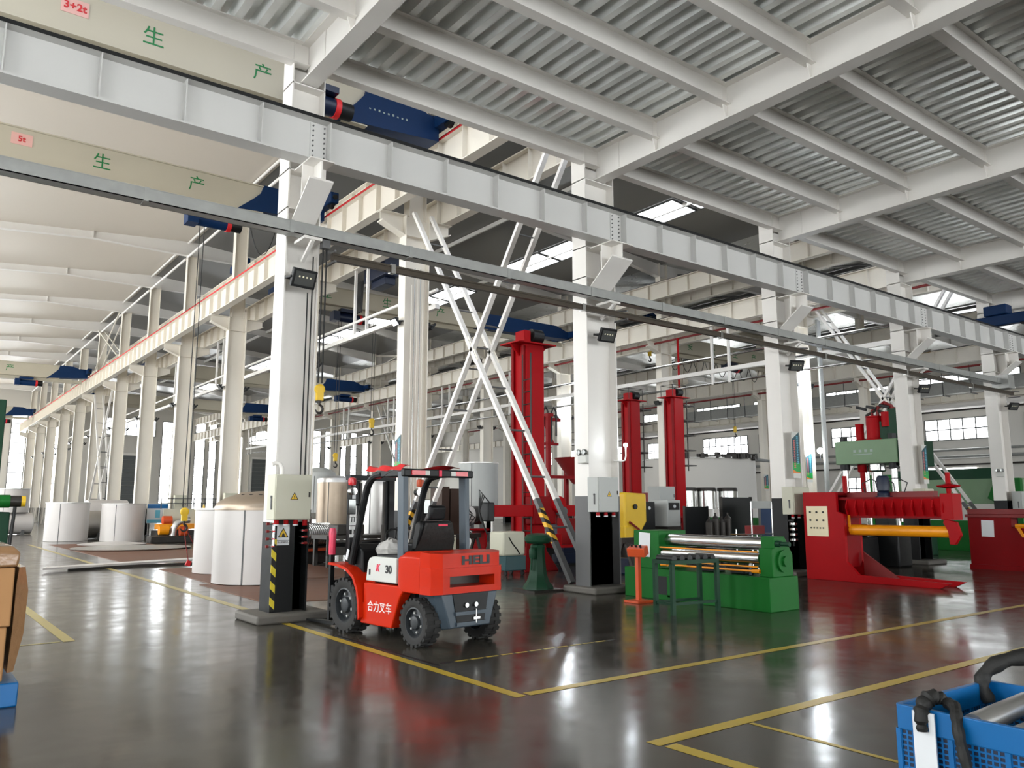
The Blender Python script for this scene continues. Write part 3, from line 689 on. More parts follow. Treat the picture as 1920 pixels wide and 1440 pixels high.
# tall red machine (bead roller / flanger) with orange roller
def red_machine(loc, lab):
    t = thing('flanging_machine', lab, 'machine', loc, 0)
    b = MB().prism([(1.12, 0), (1.12, 1.92), (.30, 1.92), (.30, 1.50), (.14, 1.44), (.14, .42), (-.12, .16), (-2.02, .11), (-1.80, 0)], 'x', 0, .09)
    b.prism([(1.12, 0), (1.12, 1.92), (.30, 1.92), (.30, 1.50), (.14, 1.44), (.14, .42), (-.12, .16), (-2.02, .11), (-1.80, 0)], 'x', .62, .71)
    b.build('side_frame', RED, t, bevel=.008)
    MB().box(.09, .62, 1.03, 1.12, 0, 1.92).box(.09, .62, .3, 1.03, 1.85, 1.92).box(.09, .62, .14, .2, .3, 1.44).build('frame_web', DRED, t)
    MB().prism([(.06, 0), (-.70, 0), (-.70, .10), (.06, .62)], 'x', .55, .60).build('gusset', MAROON, t)
    p = MB().ob((-.008, .78, 1.28), (.014, .52, .66), (0, 0, 0)).build('control_panel', PANELC, t)
    for z, n in ((1.48, 3), (1.30, 3), (1.13, 5)):
        for k in range(n):
            y = .78 + (.16 if n == 3 else .15) * (1 - 2 * k / (n - 1))
            MB().cyl((-.014, y, z), (-.035, y, z), .022 if n == 3 else .016, n=10).build('push_button', BLACKPL, p)
    MB().box(.12, .55, -2.0, .32, 1.74, 1.80).box(.2, .5, -2.0, .34, 1.36, 1.42).box(.30, .34, -2.0, .34, 1.40, 1.76).build('upper_beam', DRED, t)
    for k in range(11):
        y = .12 - .205 * k
        MB().prism([(.12, 1.42), (.30, 1.42), (.30, 1.74), (.12, 1.74), (.06, 1.58)], 'y', y - .012, y + .012).build('rib', RED, t)
    for k in range(10):
        y = .02 - .205 * k
        MB().prism([(.20, 1.40), (.22, 1.40), (.135, 1.76), (.115, 1.76)], 'y', y - .085, y + .085).build('cover_plate', RED, t)
    MB().prism([(-1.92, 1.36), (-2.15, 1.30), (-2.22, 1.05), (-2.10, .86), (-2.0, .86), (-1.98, 1.12), (-1.90, 1.28)], 'x', .12, .22).box(.10, .5, -2.12, -1.88, 1.34, 1.86).build('end_bracket', RED, t, bevel=.008)
    MB().cyl((.28, -2.0, 1.10), (.28, .14, 1.10), .115, n=28).build('orange_roller', AMBER, t)
    MB().prism([(.10, 1.16), (.36, 1.16), (.36, 1.20), (.16, 1.42), (.10, 1.42)], 'x', .16, .19).build('orange_gusset', AMBER, t)
    MB().lathe((.3, -1.98, 1.86), [(.04, 0), (.05, .1), (.2, .13), (.22, .16), (.05, .20), (.045, .42), (.001, .42)], 6).build('hand_wheel', RED, t)
    MB().cyl((.4, .30, 1.9), (.4, .30, 2.28), .05, n=10).build('red_post', RED, t)
    MB().box(.45, .65, -1.6, .3, 1.76, 1.92).build('rear_tray', MAROON, t)
    m = MB().lathe((.4, -.58, 1.80), [(.12, 0), (.13, .08), (.11, .12), (.13, .14), (.13, .40), (.10, .46), (.001, .47)], 18).cyl((.4, -.58, 1.72), (.4, -.58, 1.82), .17, n=18).build('motor', NAVY, t)
    for k in range(3):
        MB().tube([(.42, -.15 - .3 * k, 1.9), (.42, -.1 - .3 * k, 2.1 + .05 * k), (.42, -.3 - .3 * k, 2.2), (.42, -.5 - .3 * k, 2.1), (.42, -.62 - .2 * k, 1.9)], .012, 6).build('hose', CABLE, t)
    return t
red_machine((16.45, 9.55, 0), 'tall red flanging machine with cream button panel and orange roller')
# long red machine at the right edge
RM = thing('long_rolling_machine', 'long low red machine with a white paper notice at the right edge', 'machine', (22.5, 8.1, 0))
MB().box(0, .9, -2.0, 1.72, 1.32, 1.40).box(.03, .9, -2.0, 1.66, 1.40, 1.54).build('top_beam', MAROON, RM, bevel=.01)
MB().prism([(1.66, .06), (1.66, 1.34), (.62, 1.34), (.62, 1.08), (.30, 1.08), (.26, .55), (.30, .06)], 'x', .02, .4).build('cabinet', DRED, RM, bevel=.01)
MB().box(-.02, .9, -2.0, 1.68, 0, .12).build('base_rail', DRED, RM)
MB().box(.05, .9, -2.0, .3, .12, .9).build('dark_bay', BLACKPL, RM)
MB().ob((.012, 1.18, 1.04), (.006, .30, .42), (R(2), 0, 0)).build('notice_sheet', PAPER, RM)
MB().cyl((-.02, -2.0, 1.12), (-.02, .50, 1.12), .055, n=20).prism([(.42, 1.10), (.30, .84), (.36, .84), (.50, 1.10)], 'x', -.05, 0).build('orange_arm', AMBER, RM)

# pale green four-column press behind
PR = thing('hydraulic_press', 'pale green four-column hydraulic press with red cylinders on top', 'press', (26.1, 14.4, 0))
MB().box(0, 1.8, -1.05, 1.15, 3.05, 3.85).build('crown', PGREEN, PR, bevel=.02)
MB().box(.4, 1.75, -1.0, -.6, 3.85, 4.9).box(.5, 1.6, -.6, .0, 3.85, 4.5).build('oil_tank', DGREEN, PR, bevel=.02)
MB().box(-.1, 1.9, -1.25, 1.25, 0, .75).build('bed', DGREEN, PR, bevel=.02)
for x in (.2, 1.6):
    for y in (-.82, .92):
        c = MB().cyl((x, y, .7), (x, y, 3.1), .10, n=20).build('guide_column', STEEL, PR)
        MB().cyl((x, y, 3.85), (x, y, 4.03), .15, n=6).build('column_nut', BLACKPL, PR)
        MB().cyl((x, y, 2.85), (x, y, 3.05), .16, n=16).build('column_collar', BLACKPL, PR)
MB().box(.1, 1.7, -.9, 1.0, 1.7, 2.1).build('slide', DGREEN, PR, bevel=.02)
for y, rr, h in ((.52, .14, .62), (-.02, .26, .85), (.12, .12, .75)):
    MB().lathe((.6, y, 3.85), [(rr * 1.15, 0), (rr * 1.15, .06), (rr, .08), (rr, h - .06), (rr * 1.08, h - .04), (rr * 1.08, h), (.001, h)], 20).build('red_cylinder', RED, PR)
    MB().cyl((.6, y, 2.1), (.6, y, 3.05), rr * .6, n=16).lathe((.6, y, 2.78), [(rr * .9, 0), (rr * 1.1, .05), (rr * 1.1, .27)], 18).build('ram', STEEL if y < .3 else RED, PR)
MB().lathe((.5, -.52, 4.3), [(.17, 0), (.17, .5), (.001, .5)], 14).build('filler_valve', RED, PR)
for k, (y0, y1, z) in enumerate(((.2, -.5, 4.75), (.0, -.8, 4.9), (-.2, -.7, 5.0))):
    MB().tube([(.55, y0, 4.4), (.55, y0, z), (.55, (y0 + y1) / 2, z + .15), (.55, y1, z), (.55, y1, 4.6)], .055, 8).build('pipe', MAROON if k else DARKST, PR)
for y, s in ((.55, 1), (.18, .9), (-.28, .9)): MB().ob((.5, y - .2, 5.0), (.18, .35, .10), (.3, 0, .2)).build('valve', BLACKPL, PR, bevel=.02)
q = MB()
for k in range(4): q.box(-.006, 0, .42 - .2 * k - .05, .42 - .2 * k + .05, 3.44, 3.53)
q.box(-.006, 0, -.2, .48, 3.36, 3.385)
o = q.build('faded_lettering', LGREYT, PR); o['kind'] = 'stuff'
MB().box(.05, 1.8, -1.40, -1.05, 2.95, 3.8).build('side_plate', DGREEN, PR, bevel=.02)

# big green press brake further back on the right
BP = thing('press_brake', 'wide green press brake standing behind the red machines at right', 'machine', (31.0, 14.6, 0))
MB().prism([(2.6, 0), (2.6, 2.85), (1.6, 2.85), (1.3, 1.9), (1.9, 1.6), (1.9, 1.2), (1.3, .9), (1.3, 0)], 'x', 0, .25).build('side_frame', GREEN, BP, bevel=.02)
MB().prism([(-3.0, 0), (-3.0, 2.6), (-2.2, 2.6), (-1.9, 1.9), (-2.4, 1.6), (-2.4, 1.2), (-1.9, .9), (-1.9, 0)], 'x', 0, .25).build('side_frame', GREEN, BP, bevel=.02)
MB().box(.2, .5, -3.0, 2.6, 1.7, 2.6).build('ram_plate', PGREEN, BP, bevel=.01)
MB().box(.2, .6, -3.0, 2.6, 0, 1.1).build('bed_plate', GREEN, BP, bevel=.01)
MB().box(.6, 1.3, -2.0, 1.6, 2.2, 3.0).build('oil_tank', DGREEN, BP)
MB().box(.1, .3, .6, 1.1, 2.5, 3.1).build('yellow_box', AMBER, BP)
# green low wall panel behind the legs of the tall red machine
GP = thing('green_cabinet', 'long green steel cabinet seen under the orange roller', 'cabinet', (24.6, 17.6, 0))
MB().box(0, .8, -3.2, 2.6, .05, 1.2).build('body', GREEN, GP, bevel=.01)
MB().box(.02, .78, -3.2, 2.6, 0, .05).build('kick_plate', DARKST, GP)
for k in range(5): MB().box(-.012, 0, -3.1 + 1.12 * k, -2.1 + 1.12 * k, .12, 1.14).build('door', GREEN, GP)
# ------------------------------------------------ overhead cranes
def rope_hook(parent, x, y, z0, z1, s=1.0, two=.06):
    """wire ropes, yellow pulley block and hook hanging from a hoist (parts of the crane)"""
    r = MB()
    for d in (-two, two): r.cyl((x + d, y, z1 + .2 * s), (x + d, y, z0), .012, n=6)
    o = r.build('wire_rope', CABLE, parent); o['kind'] = 'stuff'
    b = MB().lathe((x, y, z1 + .05 * s), [(.001, -.05 * s), (.09 * s, -.05 * s), (.125 * s, -.03 * s), (.125 * s, .03 * s), (.09 * s, .05 * s), (.001, .05 * s)], 18, 'y').box(x - .08 * s, x + .08 * s, y - .055 * s, y + .055 * s, z1 - .22 * s, z1 + .12 * s)
    b.build('hook_block', YELLOW, parent)
    h = MB().tube([(x, y, z1 - .2 * s), (x, y, z1 - .32 * s)] + [(x + .10 * s * math.sin(a) * .9, y, z1 - .42 * s - .10 * s * (1 - math.cos(a)) + .1 * s) for a in (.3, .9, 1.5, 2.1, 2.7, 3.3, 3.9, 4.5)], [.03 * s, .03 * s] + [.03 * s, .032 * s, .034 * s, .035 * s, .034 * s, .03 * s, .022 * s, .012 * s], 8)
    h.build('hook', DARKST, parent)
def hoist(parent, x, y, z, L=1.2, m=BLUE):
    MB().cyl((x - L / 2, y, z), (x + L / 2, y, z), .20, n=18).box(x - L / 2 - .1, x - L / 2 + .2, y - .22, y + .22, z - .2, z + .22).build('hoist_drum', m, parent)
    MB().cyl((x + L / 2, y, z), (x + L / 2 + .12, y, z), .22, n=18).build('hoist_band', REDLINE, parent)
    MB().cyl((x + L / 2 + .12, y, z), (x + L / 2 + .42, y, z), .19, n=16).build('hoist_motor', BLACKPL, parent)
    MB().box(x - .4, x + .4, y - .3, y + .3, z + .2, z + .34).build('trolley', m, parent)
def crane(lab, xa, xb, y, zb, zt, end='right', cover=2.2, plate=None, txt=(), trucks=True, tz=None, zrail=10.5, w=.5, group=None, tsize=.42, xr=None):
    t = thing('bridge_crane', lab, 'crane', ((xa + xb) / 2, y, zb), 0, group)
    ox = (xa + xb) / 2
    def X(x): return x - ox
    H = zt - zb
    c = cover
    g = MB().box(X(xa + (c if end == 'left' else 0)), X(xb - (c if end == 'right' else 0)), -w / 2, w / 2, 0.03, H - .03)
    g.box(X(xa + (c if end == 'left' else 0)), X(xb - (c if end == 'right' else 0)), -w / 2 - .06, w / 2 + .06, 0, .03).box(X(xa + (c if end == 'left' else 0)), X(xb - (c if end == 'right' else 0)), -w / 2 - .06, w / 2 + .06, H - .03, H)
    g.build('box_girder', CRANEC, t)
    MB().box(X(xa + .3), X(xb - .3), -.09, .09, -.22, -.19).box(X(xa + .3), X(xb - .3), -.012, .012, -.19, 0).build('trolley_track', CRANEC, t)
    if end == 'right':
        e = xb; p = [(X(e - c), H + .01), (X(e - c - .08), H * .72), (X(e - c - .3), H * .45), (X(e - c - .75), -.01), (X(e), .18), (X(e), H * .62), (X(e - .9), H + .01)]
    else:
        e = xa; p = [(X(e + c), H + .01), (X(e + c + .1), H * .6), (X(e + c + .5), -.01), (X(e), .18), (X(e), H * .62), (X(e + .9), H + .01)]
    MB().prism(p, 'y', -w / 2 - .075, w / 2 + .075).build('end_cover', BLUE, t)
    for e in (xa, xb):
        ex = (xr if (xr is not None and ((end == 'right') == (e == xb))) else e)
        q = MB().box(X(ex) - .13, X(ex) + .13, -1.05, 1.05, zrail + .14 - zb, zrail + .46 - zb).box(*sorted((X(ex), X(e) + (.5 if e == xa else -.5))), -w / 2, w / 2, zrail + .14 - zb, zrail + .5 - zb)
        q.build('end_truck', BLUE, t, bevel=.02)
        for yy in (-.8, .8): MB().cyl((X(ex) - .06, yy, zrail + .16 - zb), (X(ex) + .06, yy, zrail + .16 - zb), .15, n=16).build('truck_wheel', BLACKPL, t)
        for yy in (-1.09, 1.09): MB().cyl((X(ex), min(yy, yy * .95), zrail + .30 - zb), (X(ex), max(yy, yy * .95), zrail + .3 - zb), .08, n=10).build('buffer', BLACKPL, t)
    for s, x, zz in txt: text(s, tsize, GREENT, t, (X(x), -w / 2 - .004, zz - zb), FACE_MY)
    if plate:
        s, x, zz = plate
        o = MB().ob((X(x), -w / 2 - .006, zz - zb), (.46, .008, .30), (0, 0, 0)).build('load_plate', PINKP, t)
        text(s, .2, REDT, t, (X(x), -w / 2 - .013, zz - zb), FACE_MY, name='load_lettering', bold=.005)
    return t, X
A, X = crane('nearest cream bridge crane marked 3+2t, above the front girder at top left', -7.3, 9.6, 15.9, 10.15, 11.2, cover=1.9, plate=('3+2t', 1.75, 10.72), txt=[('安', -3.2, 10.62), ('全', 0.0, 10.62), ('生', 3.12, 10.62), ('产', 5.28, 10.62)])
q = MB()
for k in range(9): q.box(X(7.75) + .12 * k - .022, X(7.75) + .12 * k + .022, -.328, -.324, .44, .47 + .012 * (k % 3))
o = q.build('faded_lettering', LGREYT, A); o['kind'] = 'stuff'
hoist(A, X(6.35), -.55, .05, .8, NAVY); rope_hook(A, X(6.2), -.55, -.1, -1.5, .7)
A, X = crane('cream bridge crane marked 5t with a blue end, second in the left bay', -7.3, 9.6, 22.5, 10.08, 10.92, cover=1.9, plate=('5t', 1.6, 10.62), txt=[('安', -2.6, 10.5), ('全', .4, 10.5), ('生', 3.42, 10.5), ('产', 5.82, 10.5)], tsize=.46)
hoist(A, X(6.25), 0, -.45, 1.0); rope_hook(A, X(6.1), 0, -.5, 1.42 - 10.08, .9)
r = MB()
for k in range(2): r.tube([(X(7.5) + .9 * k + .1 * j, .2, -.2 - (.9 + .25 * k) * (1 - ((j - 4) / 4.0) ** 2)) for j in range(9)], .012, 6)
o = r.build('festoon_cable', CABLE, A); o['kind'] = 'stuff'
ch = MB()
for d in (-.12, .12): ch.tube([(X(6.1), 0, 1.15 - 10.08), (X(6.3) + d, d * .3, .55 - 10.08), (X(6.6) + 3 * d, d, .16 - 10.08)], .012, 6)
ch.build('lifting_chain', MAROON, A)
for d in (-.36, .36): MB().ob((X(6.6) + d, d / 3, .12 - 10.08), (.12, .06, .14), (0, .4, 0)).build('plate_clamp', REDLINE, A)
A, X = crane('cream bridge crane with blue end, third from the camera in the left bay', -7.3, 9.6, 61.6, 10.2, 11.1, cover=1.7, txt=[('生', 1.2, 10.65), ('产', 5.0, 10.65)], tsize=.5)
hoist(A, X(6.0), 0, -.4, 1.1)
A, X = crane('cream bridge crane with blue end, far end of the left bay by the strip windows', -7.3, 9.6, 90, 10.2, 11.1, cover=1.7)
hoist(A, X(6.8), 0, -.5, 1.2); rope_hook(A, X(7.2), 0, -.5, -3.0, 1.2)
A, X = crane('cream bridge crane with a blue end, seen beside the crossed ladder braces', 12.1, 28.2, 32.3, 10.4, 11.2, cover=5.4, txt=[('安', 12.7, 10.85), ('全', 14.15, 10.85), ('生', 17.1, 10.85), ('产', 20.0, 10.85)], tsize=.5)
hoist(A, X(15.2), 0, -.45, 1.2, NAVY); rope_hook(A, X(16.6), 0, -.4, 5.5 - 10.55, 1.1); rope_hook(A, X(14.9), 0, -.4, 3.9 - 10.55, .9)
A, X = crane('cream bridge crane with blue end above the tall windows, middle bay', 12.1, 28.2, 56.5, 10.3, 11.2, cover=3.2)
hoist(A, X(26.6), 0, -.5, 1.2); hoist(A, X(23.4), 0, -.3, .8, BLACKPL)
A, X = crane('cream bridge crane with blue end, farthest of the middle bay left of the nearest column', 12.1, 28.2, 74.5, 10.3, 11.2, cover=3.2)
hoist(A, X(26.2), 0, -.5, 1.2)
A, X = crane('grey bridge crane with green lettering over the right bay', 30.4, 46.7, 31.2, 10.6, 11.5, cover=1.2, txt=[('安', 36.9, 11.05), ('全', 39.0, 11.05), ('生', 41.2, 11.05), ('产', 43.1, 11.05)], tsize=.5)
hoist(A, X(41.0), 0, -.4, 1.1, NAVY); rope_hook(A, X(41.2), 0, -.5, -4.2, 1.0)
r = MB()
for k in range(9): r.tube([(X(34.5) + 1.1 * k + .13 * j, .3, -.1 - .85 * (1 - ((j - 4) / 4.0) ** 2)) for j in range(9)], .02, 6)
o = r.build('festoon_cable', CABLE, A); o['kind'] = 'stuff'
A, X = crane('upper bridge crane with a blue left end behind the galvanised tray, right bay', 30.2, 46.8, 30.6, 12.5, 13.15, end='left', cover=3.6, zrail=12.42)
hoist(A, X(33.2), 0, -.4, 1.1); rope_hook(A, X(33.0), 0, -.5, 10.3 - 12.55, 1.1)
# end carriages and hoists resting on other rails
def carriage(lab, x, y, z):
    t = thing('crane_end_carriage', lab, 'crane carriage', (x, y, z))
    MB().box(-.15, .15, -1.0, 1.0, .08, .42).box(-.25, .25, -.35, .35, .42, .75).build('frame', BLUE, t, bevel=.03)
    for yy in (-.75, .75): MB().cyl((-.06, yy, .1), (.06, yy, .1), .1, n=14).build('truck_wheel', BLACKPL, t)
carriage('blue crane carriage on the upper girder behind the tall left columns', 11.64, 36.3, 12.42)
carriage('blue crane carriage on the black rail of the front girder at right', 28.6, 10.88, 7.46)
H = thing('control_box', 'navy blue electrical box with looped cables hanging left of the second column', 'electrical box', (12.42, 23.6, 8.95))
MB().box(-.35, .25, -.75, .75, .25, .95).box(-.2, .2, -.5, .5, 0, .25).build('box', NAVY, H, bevel=.02)
MB().box(-.43, -.35, -.06, .06, .6, 1.4).build('hanger', GREYP, H)
r = MB()
for k in range(5): r.tube([(-.3, .9 + .1 * k + .02 * j, .4 - 1.1 * (1 - ((j - 4) / 4.0) ** 2)) for j in range(9)], .025, 6)
o = r.build('looped_cable', CABLE, H); o['kind'] = 'stuff'
HK = thing('chain_hook', 'yellow hook block on ropes in front of the nearest column', 'hook', (4.79, 11.0, 0))
MB().box(-.06, .06, -.06, .06, 5.46, 5.588).build('hanger', GREYP, HK)
rope_hook(HK, 0, 0, 5.5, 3.28, .62, .03)
# ------------------------------------------------ crossed ladder braces
def brace(lab, x, ya, za, yb, zb, yc, zc, yd, zd, w=.27, black=True, n1=9):
    t = thing('cross_brace', lab, 'brace', (x, (ya + yb) / 2, 0))
    o = (ya + yb) / 2
    for tag_, (y0, z0, y1, z1) in (('a', (ya, za, yb, zb)), ('b', (yc, zc, yd, zd))):
        for s in (-1, 1):
            MB().bar((s * w, y0 - o, z0), (s * w, y1 - o, z1), .085, .115, up=(1, 0, 0)).build('chord', WHITE, t)
            if black:
                f = (1.75 - z0) / (z1 - z0); yy = y0 + (y1 - y0) * f; lo = (y0, z0) if z0 < z1 else (y1, z1)
                MB().bar((s * w, lo[0] - o, lo[1]), (s * w, yy - o, 1.75), .089, .119, up=(1, 0, 0)).build('painted_foot', GREYP, t)
                f2 = (.9 - z0) / (z1 - z0); f3 = (1.55 - z0) / (z1 - z0)
                if s < 0: MB().bar((s * (w + .004), y0 + (y1 - y0) * f2 - o, .9), (s * (w + .004), y0 + (y1 - y0) * f3 - o, 1.55), .092, .122, up=(1, 0, 0)).build('hazard_tape', HAZO, t)
        for k in range(1, n1):
            f = k / n1
            MB().cyl((-w, y0 + (y1 - y0) * f - o, z0 + (z1 - z0) * f), (w, y0 + (y1 - y0) * f - o, z0 + (z1 - z0) * f), .022, n=8).build('rung', GREYP if f > .1 else CREAMW, t)
    # gusset where the legs cross
    d1 = (zb - za) / (yb - ya); d2 = (zd - zc) / (yd - yc); yx = (zc - za + d1 * ya - d2 * yc) / (d1 - d2); zx = za + d1 * (yx - ya)
    for s in (-1, 1):
        g = MB().ob((s * (w + .035 * s * s), yx - o, zx), (.012, .17, .75), (-math.atan2(yb - ya, zb - za) + PI if zb < za else -math.atan2(yb - ya, zb - za), 0, 0)).build('gusset', CREAMW, t)
        if s < 0:
            q = MB()
            dv = Vector((0, yb - ya, zb - za)).normalized()
            for k in range(-3, 4):
                for e in (-.04, .04): q.cyl((-w - .052, yx - o + dv.y * .09 * k + e, zx + dv.z * .09 * k), (-w - .04, yx - o + dv.y * .09 * k + e, zx + dv.z * .09 * k), .014, n=6)
            o2 = q.build('bolt_rows', GREYP, g); o2['kind'] = 'stuff'
    return t
brace('crossed white ladder braces between the two columns left of the red boom column', 10.72, 18.15, 9.5, 11.85, .15, 12.3, 9.5, 18.2, 1.15)
brace('crossed ladder braces running down behind the green press to the red machine', 29.1, 18.0, 10.0, 11.85, .6, 12.4, 9.5, 18.4, .8)
brace('crossed ladder braces low between two far columns of the left row', 10.72, 63.2, 9.5, 56.6, .03, 56.9, 9.4, 63.4, .03, black=False)
brace('crossed ladder braces far back in the middle row behind the yellow hook', 29.3, 55.6, 9.4, 49.4, .03, 49.5, 9.3, 55.7, .03, black=False)
for rx, i, lab in ((10.62, 6, 'white crossed roof braces above the red-striped girder, left row'), (29.3, 5, 'white crossed roof braces above the middle row girders')):
    t = thing('roof_brace', lab, 'brace', (rx, YG[i] + 3.75, 12.0))
    for s in (-1, 1):
        for d in (-.2, .2): MB().bar((d, -3.6 * s, -.6 if rx < 20 else .4), (d, 3.6 * s, 2.3 if rx < 20 else 1.4), .07).build('chord', CREAMW, t)
# ------------------------------------------------ things fixed to columns
def floodlight(lab, loc, rz, tilt=R(25), s=1.0, lit=False, group=None):
    t = thing('floodlight', lab, 'floodlight', loc, rz, group)
    rt = (tilt, 0, 0)
    MB().ob((0, 0, 0), (.36 * s, .07 * s, .26 * s), rt).build('housing', BLACKPL, t, bevel=.012)
    q = Euler(rt).to_matrix()
    c = q @ Vector((0, -.037 * s, 0)); MB().ob(c, (.29 * s, .008, .19 * s), rt).build('reflector', TUBEL if lit else LENS, t)
    MB().bar((-.19 * s, .0, 0), (-.19 * s, .16 * s, .02), .02, .03).bar((.19 * s, .0, 0), (.19 * s, .16 * s, .02), .02, .03).box(-.2 * s, .2 * s, .15 * s, .17 * s, 0, .04 * s).box(-.05 * s, .05 * s, .03 * s, .09 * s, .06 * s, .14 * s).build('bracket', BLACKPL, t)
    if s > .95:
        for k in range(4):
            c = q @ Vector((-.09 + .06 * k, -.043, .025)); MB().ob(c, (.024, .006, .024), rt).build('led_chip', LEDDOT, t)
    return t
floodlight('black floodlight with four LED chips high on the nearest column', (4.52, 11.12, 4.98), R(6), R(22), 1.08)
floodlight('black floodlight on the column above the grey cabinet', (10.78, 11.1, 4.93), R(-6), R(28), 1.05)
floodlight('black floodlight on the column left of the pale green press', (17.12, 11.08, 5.0), R(-28), R(28))
floodlight('black floodlight on the column in front of the green press', (23.5, 11.08, 5.0), R(-24), R(28))
floodlight('black floodlight on the column at the right edge', (29.7, 11.08, 4.95), R(-24), R(28))
for rx, n, nm in ((10.82, 12, 'left row'), (29.3, 8, 'middle row')):
    for i in range(1, n):
        for s in (-1, 1):
            lit = rx < 20 and i == 1 and s < 0
            floodlight(('lit floodlight on the second column of the left row, facing left' if lit else
                        'small black floodlight on the %s side of the %s column of the %s' % ('left' if s < 0 else 'right', ORD[i], nm)),
                       (rx + s * .56, YG[i], 6.55), s * PI / 2, R(40), .9, lit, 'floodlights on the ' + nm)
def cabinet(lab, x0, x1, y0, y1, z0, z1, m, sock, lightning=True):
    t = thing('distribution_box', lab, 'electrical cabinet', ((x0 + x1) / 2, (y0 + y1) / 2, z0))
    w, d, h = (x1 - x0) / 2, (y1 - y0) / 2, z1 - z0
    MB().box(-w, w, -d + .02, d, 0, h).build('body', m, t, bevel=.008)
    dr = MB().box(-w + .01, w - .01, -d, -d + .018, .01, h - .01).build('door', m, t, bevel=.005)
    MB().box(w - .05, w - .03, -d - .012, -d, h * .5, h * .5 + .07).build('lock', DARKST, dr)
    MB().box(-w - .014, -w, -.05, -.02, h * .22, h * .52).cyl((-w - .02, -.035, h * .5), (-w, -.035, h * .5), .02, n=10).build('handle', GREYP, t)
    if lightning:
        s = .055
        MB().prism([(-s * 1.1, -.35 * s * 2), (s * 1.1, -.35 * s * 2), (0, s * 1.25)], 'y', -.0008, 0).build('warning_border', BLACKT, dr, loc=(.01, -d - .0012, h * .5))
        MB().prism([(-s * .82, -.27 * s * 2), (s * .82, -.27 * s * 2), (0, s * .92)], 'y', -.0016, -.0008).build('warning_sign', YELLOW, dr, loc=(.01, -d - .0012, h * .5))
        MB().prism([(.008, .03), (-.012, .0), (.0, .0), (-.006, -.028), (.014, .006), (.002, .006)], 'y', -.0024, -.0016).build('lightning_mark', BLACKT, dr, loc=(.01, -d - .0012, h * .5 - .002))
    for k in range(sock):
        x = -w * .72 + k * (w * 1.55 / max(1, sock - 1))
        MB().cyl((x, -d * .3, -.005), (x, -d * .3, -.075), .034, n=14).build('red_socket', RED, t)
        MB().cyl((x, -d * .3 - .0, -.065), (x, -d * .3, -.085), .038, n=14).build('socket_cap', PAPER if k < 3 else RED, t)
    return t
cb = cabinet('beige electrical cabinet with red sockets on the nearest column', 4.16, 4.70, 10.93, 11.24, 1.42, 2.05, CAB, 4)
cabinet('grey electrical cabinet with red sockets on the column by the green machine', 10.34, 10.86, 10.95, 11.26, 1.5, 2.15, CABG, 3)
cabinet('beige electrical cabinet beside the tall red machine, on the column left of it', 16.5, 17.15, 10.93, 11.25, 1.42, 2.06, CAB, 3, False)
cabinet('beige electrical cabinet behind the red machine, on the column before the press', 22.75, 23.3, 10.93, 11.26, 1.4, 2.1, CAB, 0, False)
cabinet('grey electrical cabinet on the column above the long red machine', 29.3, 29.8, 10.95, 11.25, 1.4, 2.1, CABG, 0, False)
for i in (3, 4): cabinet('small beige cabinet on the %s column of the left row' % ORD[i], 10.55, 11.1, YG[i] - .52, YG[i] - .22, 1.25, 2.15, CAB, 2, False)
def hazard_board(lab, x, z, w, h):
    t = thing('warning_sign', lab, 'sign', (x, 11.285, z))
    MB().box(-w / 2, w / 2, 0, .006, -h / 2, h / 2).build('plate', PAPER, t)
    s = w * .43; zc = h * .08
    MB().prism([(-s, zc - s * .75), (s, zc - s * .75), (0, zc + s * 1.0)], 'y', -.0012, 0).build('black_triangle', BLACKT, t)
    MB().prism([(-s * .76, zc - s * .62), (s * .76, zc - s * .62), (0, zc + s * .72)], 'y', -.0024, -.0012).build('yellow_triangle', YELLOW, t)
    MB().prism([(-.024, -.01), (-.005, -.03), (.03, -.02), (.018, .01), (.004, .035), (-.012, .02)], 'y', -.0036, -.0024).build('hand_pictogram', BLACKT, t, loc=(0, 0, zc - .03))
    MB().box(-w / 2, w / 2, -.001, 0, -h * .285, -h * .265).build('dividing_line', BLACKT, t)
    text('当心机械伤人', w * .155, BLACKT, t, (0, -.0016, -h * .37), FACE_MY, depth=.001)
hazard_board('white warning sign with a yellow triangle on the black base of the nearest column', 4.44, 1.20, .185, .29)
cv = thing('base_cover', 'black steel cover plate on the foot of the nearest column', 'cover plate', (4.46, 11.3, .12))
MB().box(-.14, .16, 0, .02, 0, 1.30).build('plate', BLACKP, cv)
hz = MB().box(-.035, .035, -.004, .006, 0, 1.0).build('hazard_strip', HAZ, None, loc=(4.315, 11.288, .14))
tag(hz, 'yellow and black hazard strip down the left edge of the nearest column', 'hazard tape')
def valves(lab, x, z, s):
    t = thing('air_valve', lab, 'valve', (x, 11.22, z), 0, 'compressed-air valves on the nearest column')
    MB().cyl((0, .04, 0), (0, -.05, 0), .014, n=8).cyl((0, -.02, 0), (s * .06, -.02, 0), .012, n=8).build('valve_body', STEEL, t)
    MB().cyl((s * .045, -.02, 0), (s * .085, -.02, 0), .02, n=10).build('coupling', MAROON, t)
    MB().box(-.01, .03, -.06, -.05, -.008, .008).build('lever', REDLINE, t)
nm = ['topmost', 'second', 'third', 'lowest']
for k in range(4): valves('%s red air coupling down the left side of the nearest column' % nm[k], 4.24, 1.36 - .105 * k, -1)
for k in range(3): valves('%s red air coupling down the right side of the black column foot' % ['topmost', 'middle', 'lowest'][k], 4.68, 1.26 - .09 * k, 1)
pp = MB().tube([(4.27, 11.22, 1.05), (4.27, 11.22, 1.40)], .022, 10).build('air_pipe', STEEL); tag(pp, 'short bright air pipe below the beige cabinet', 'pipe')
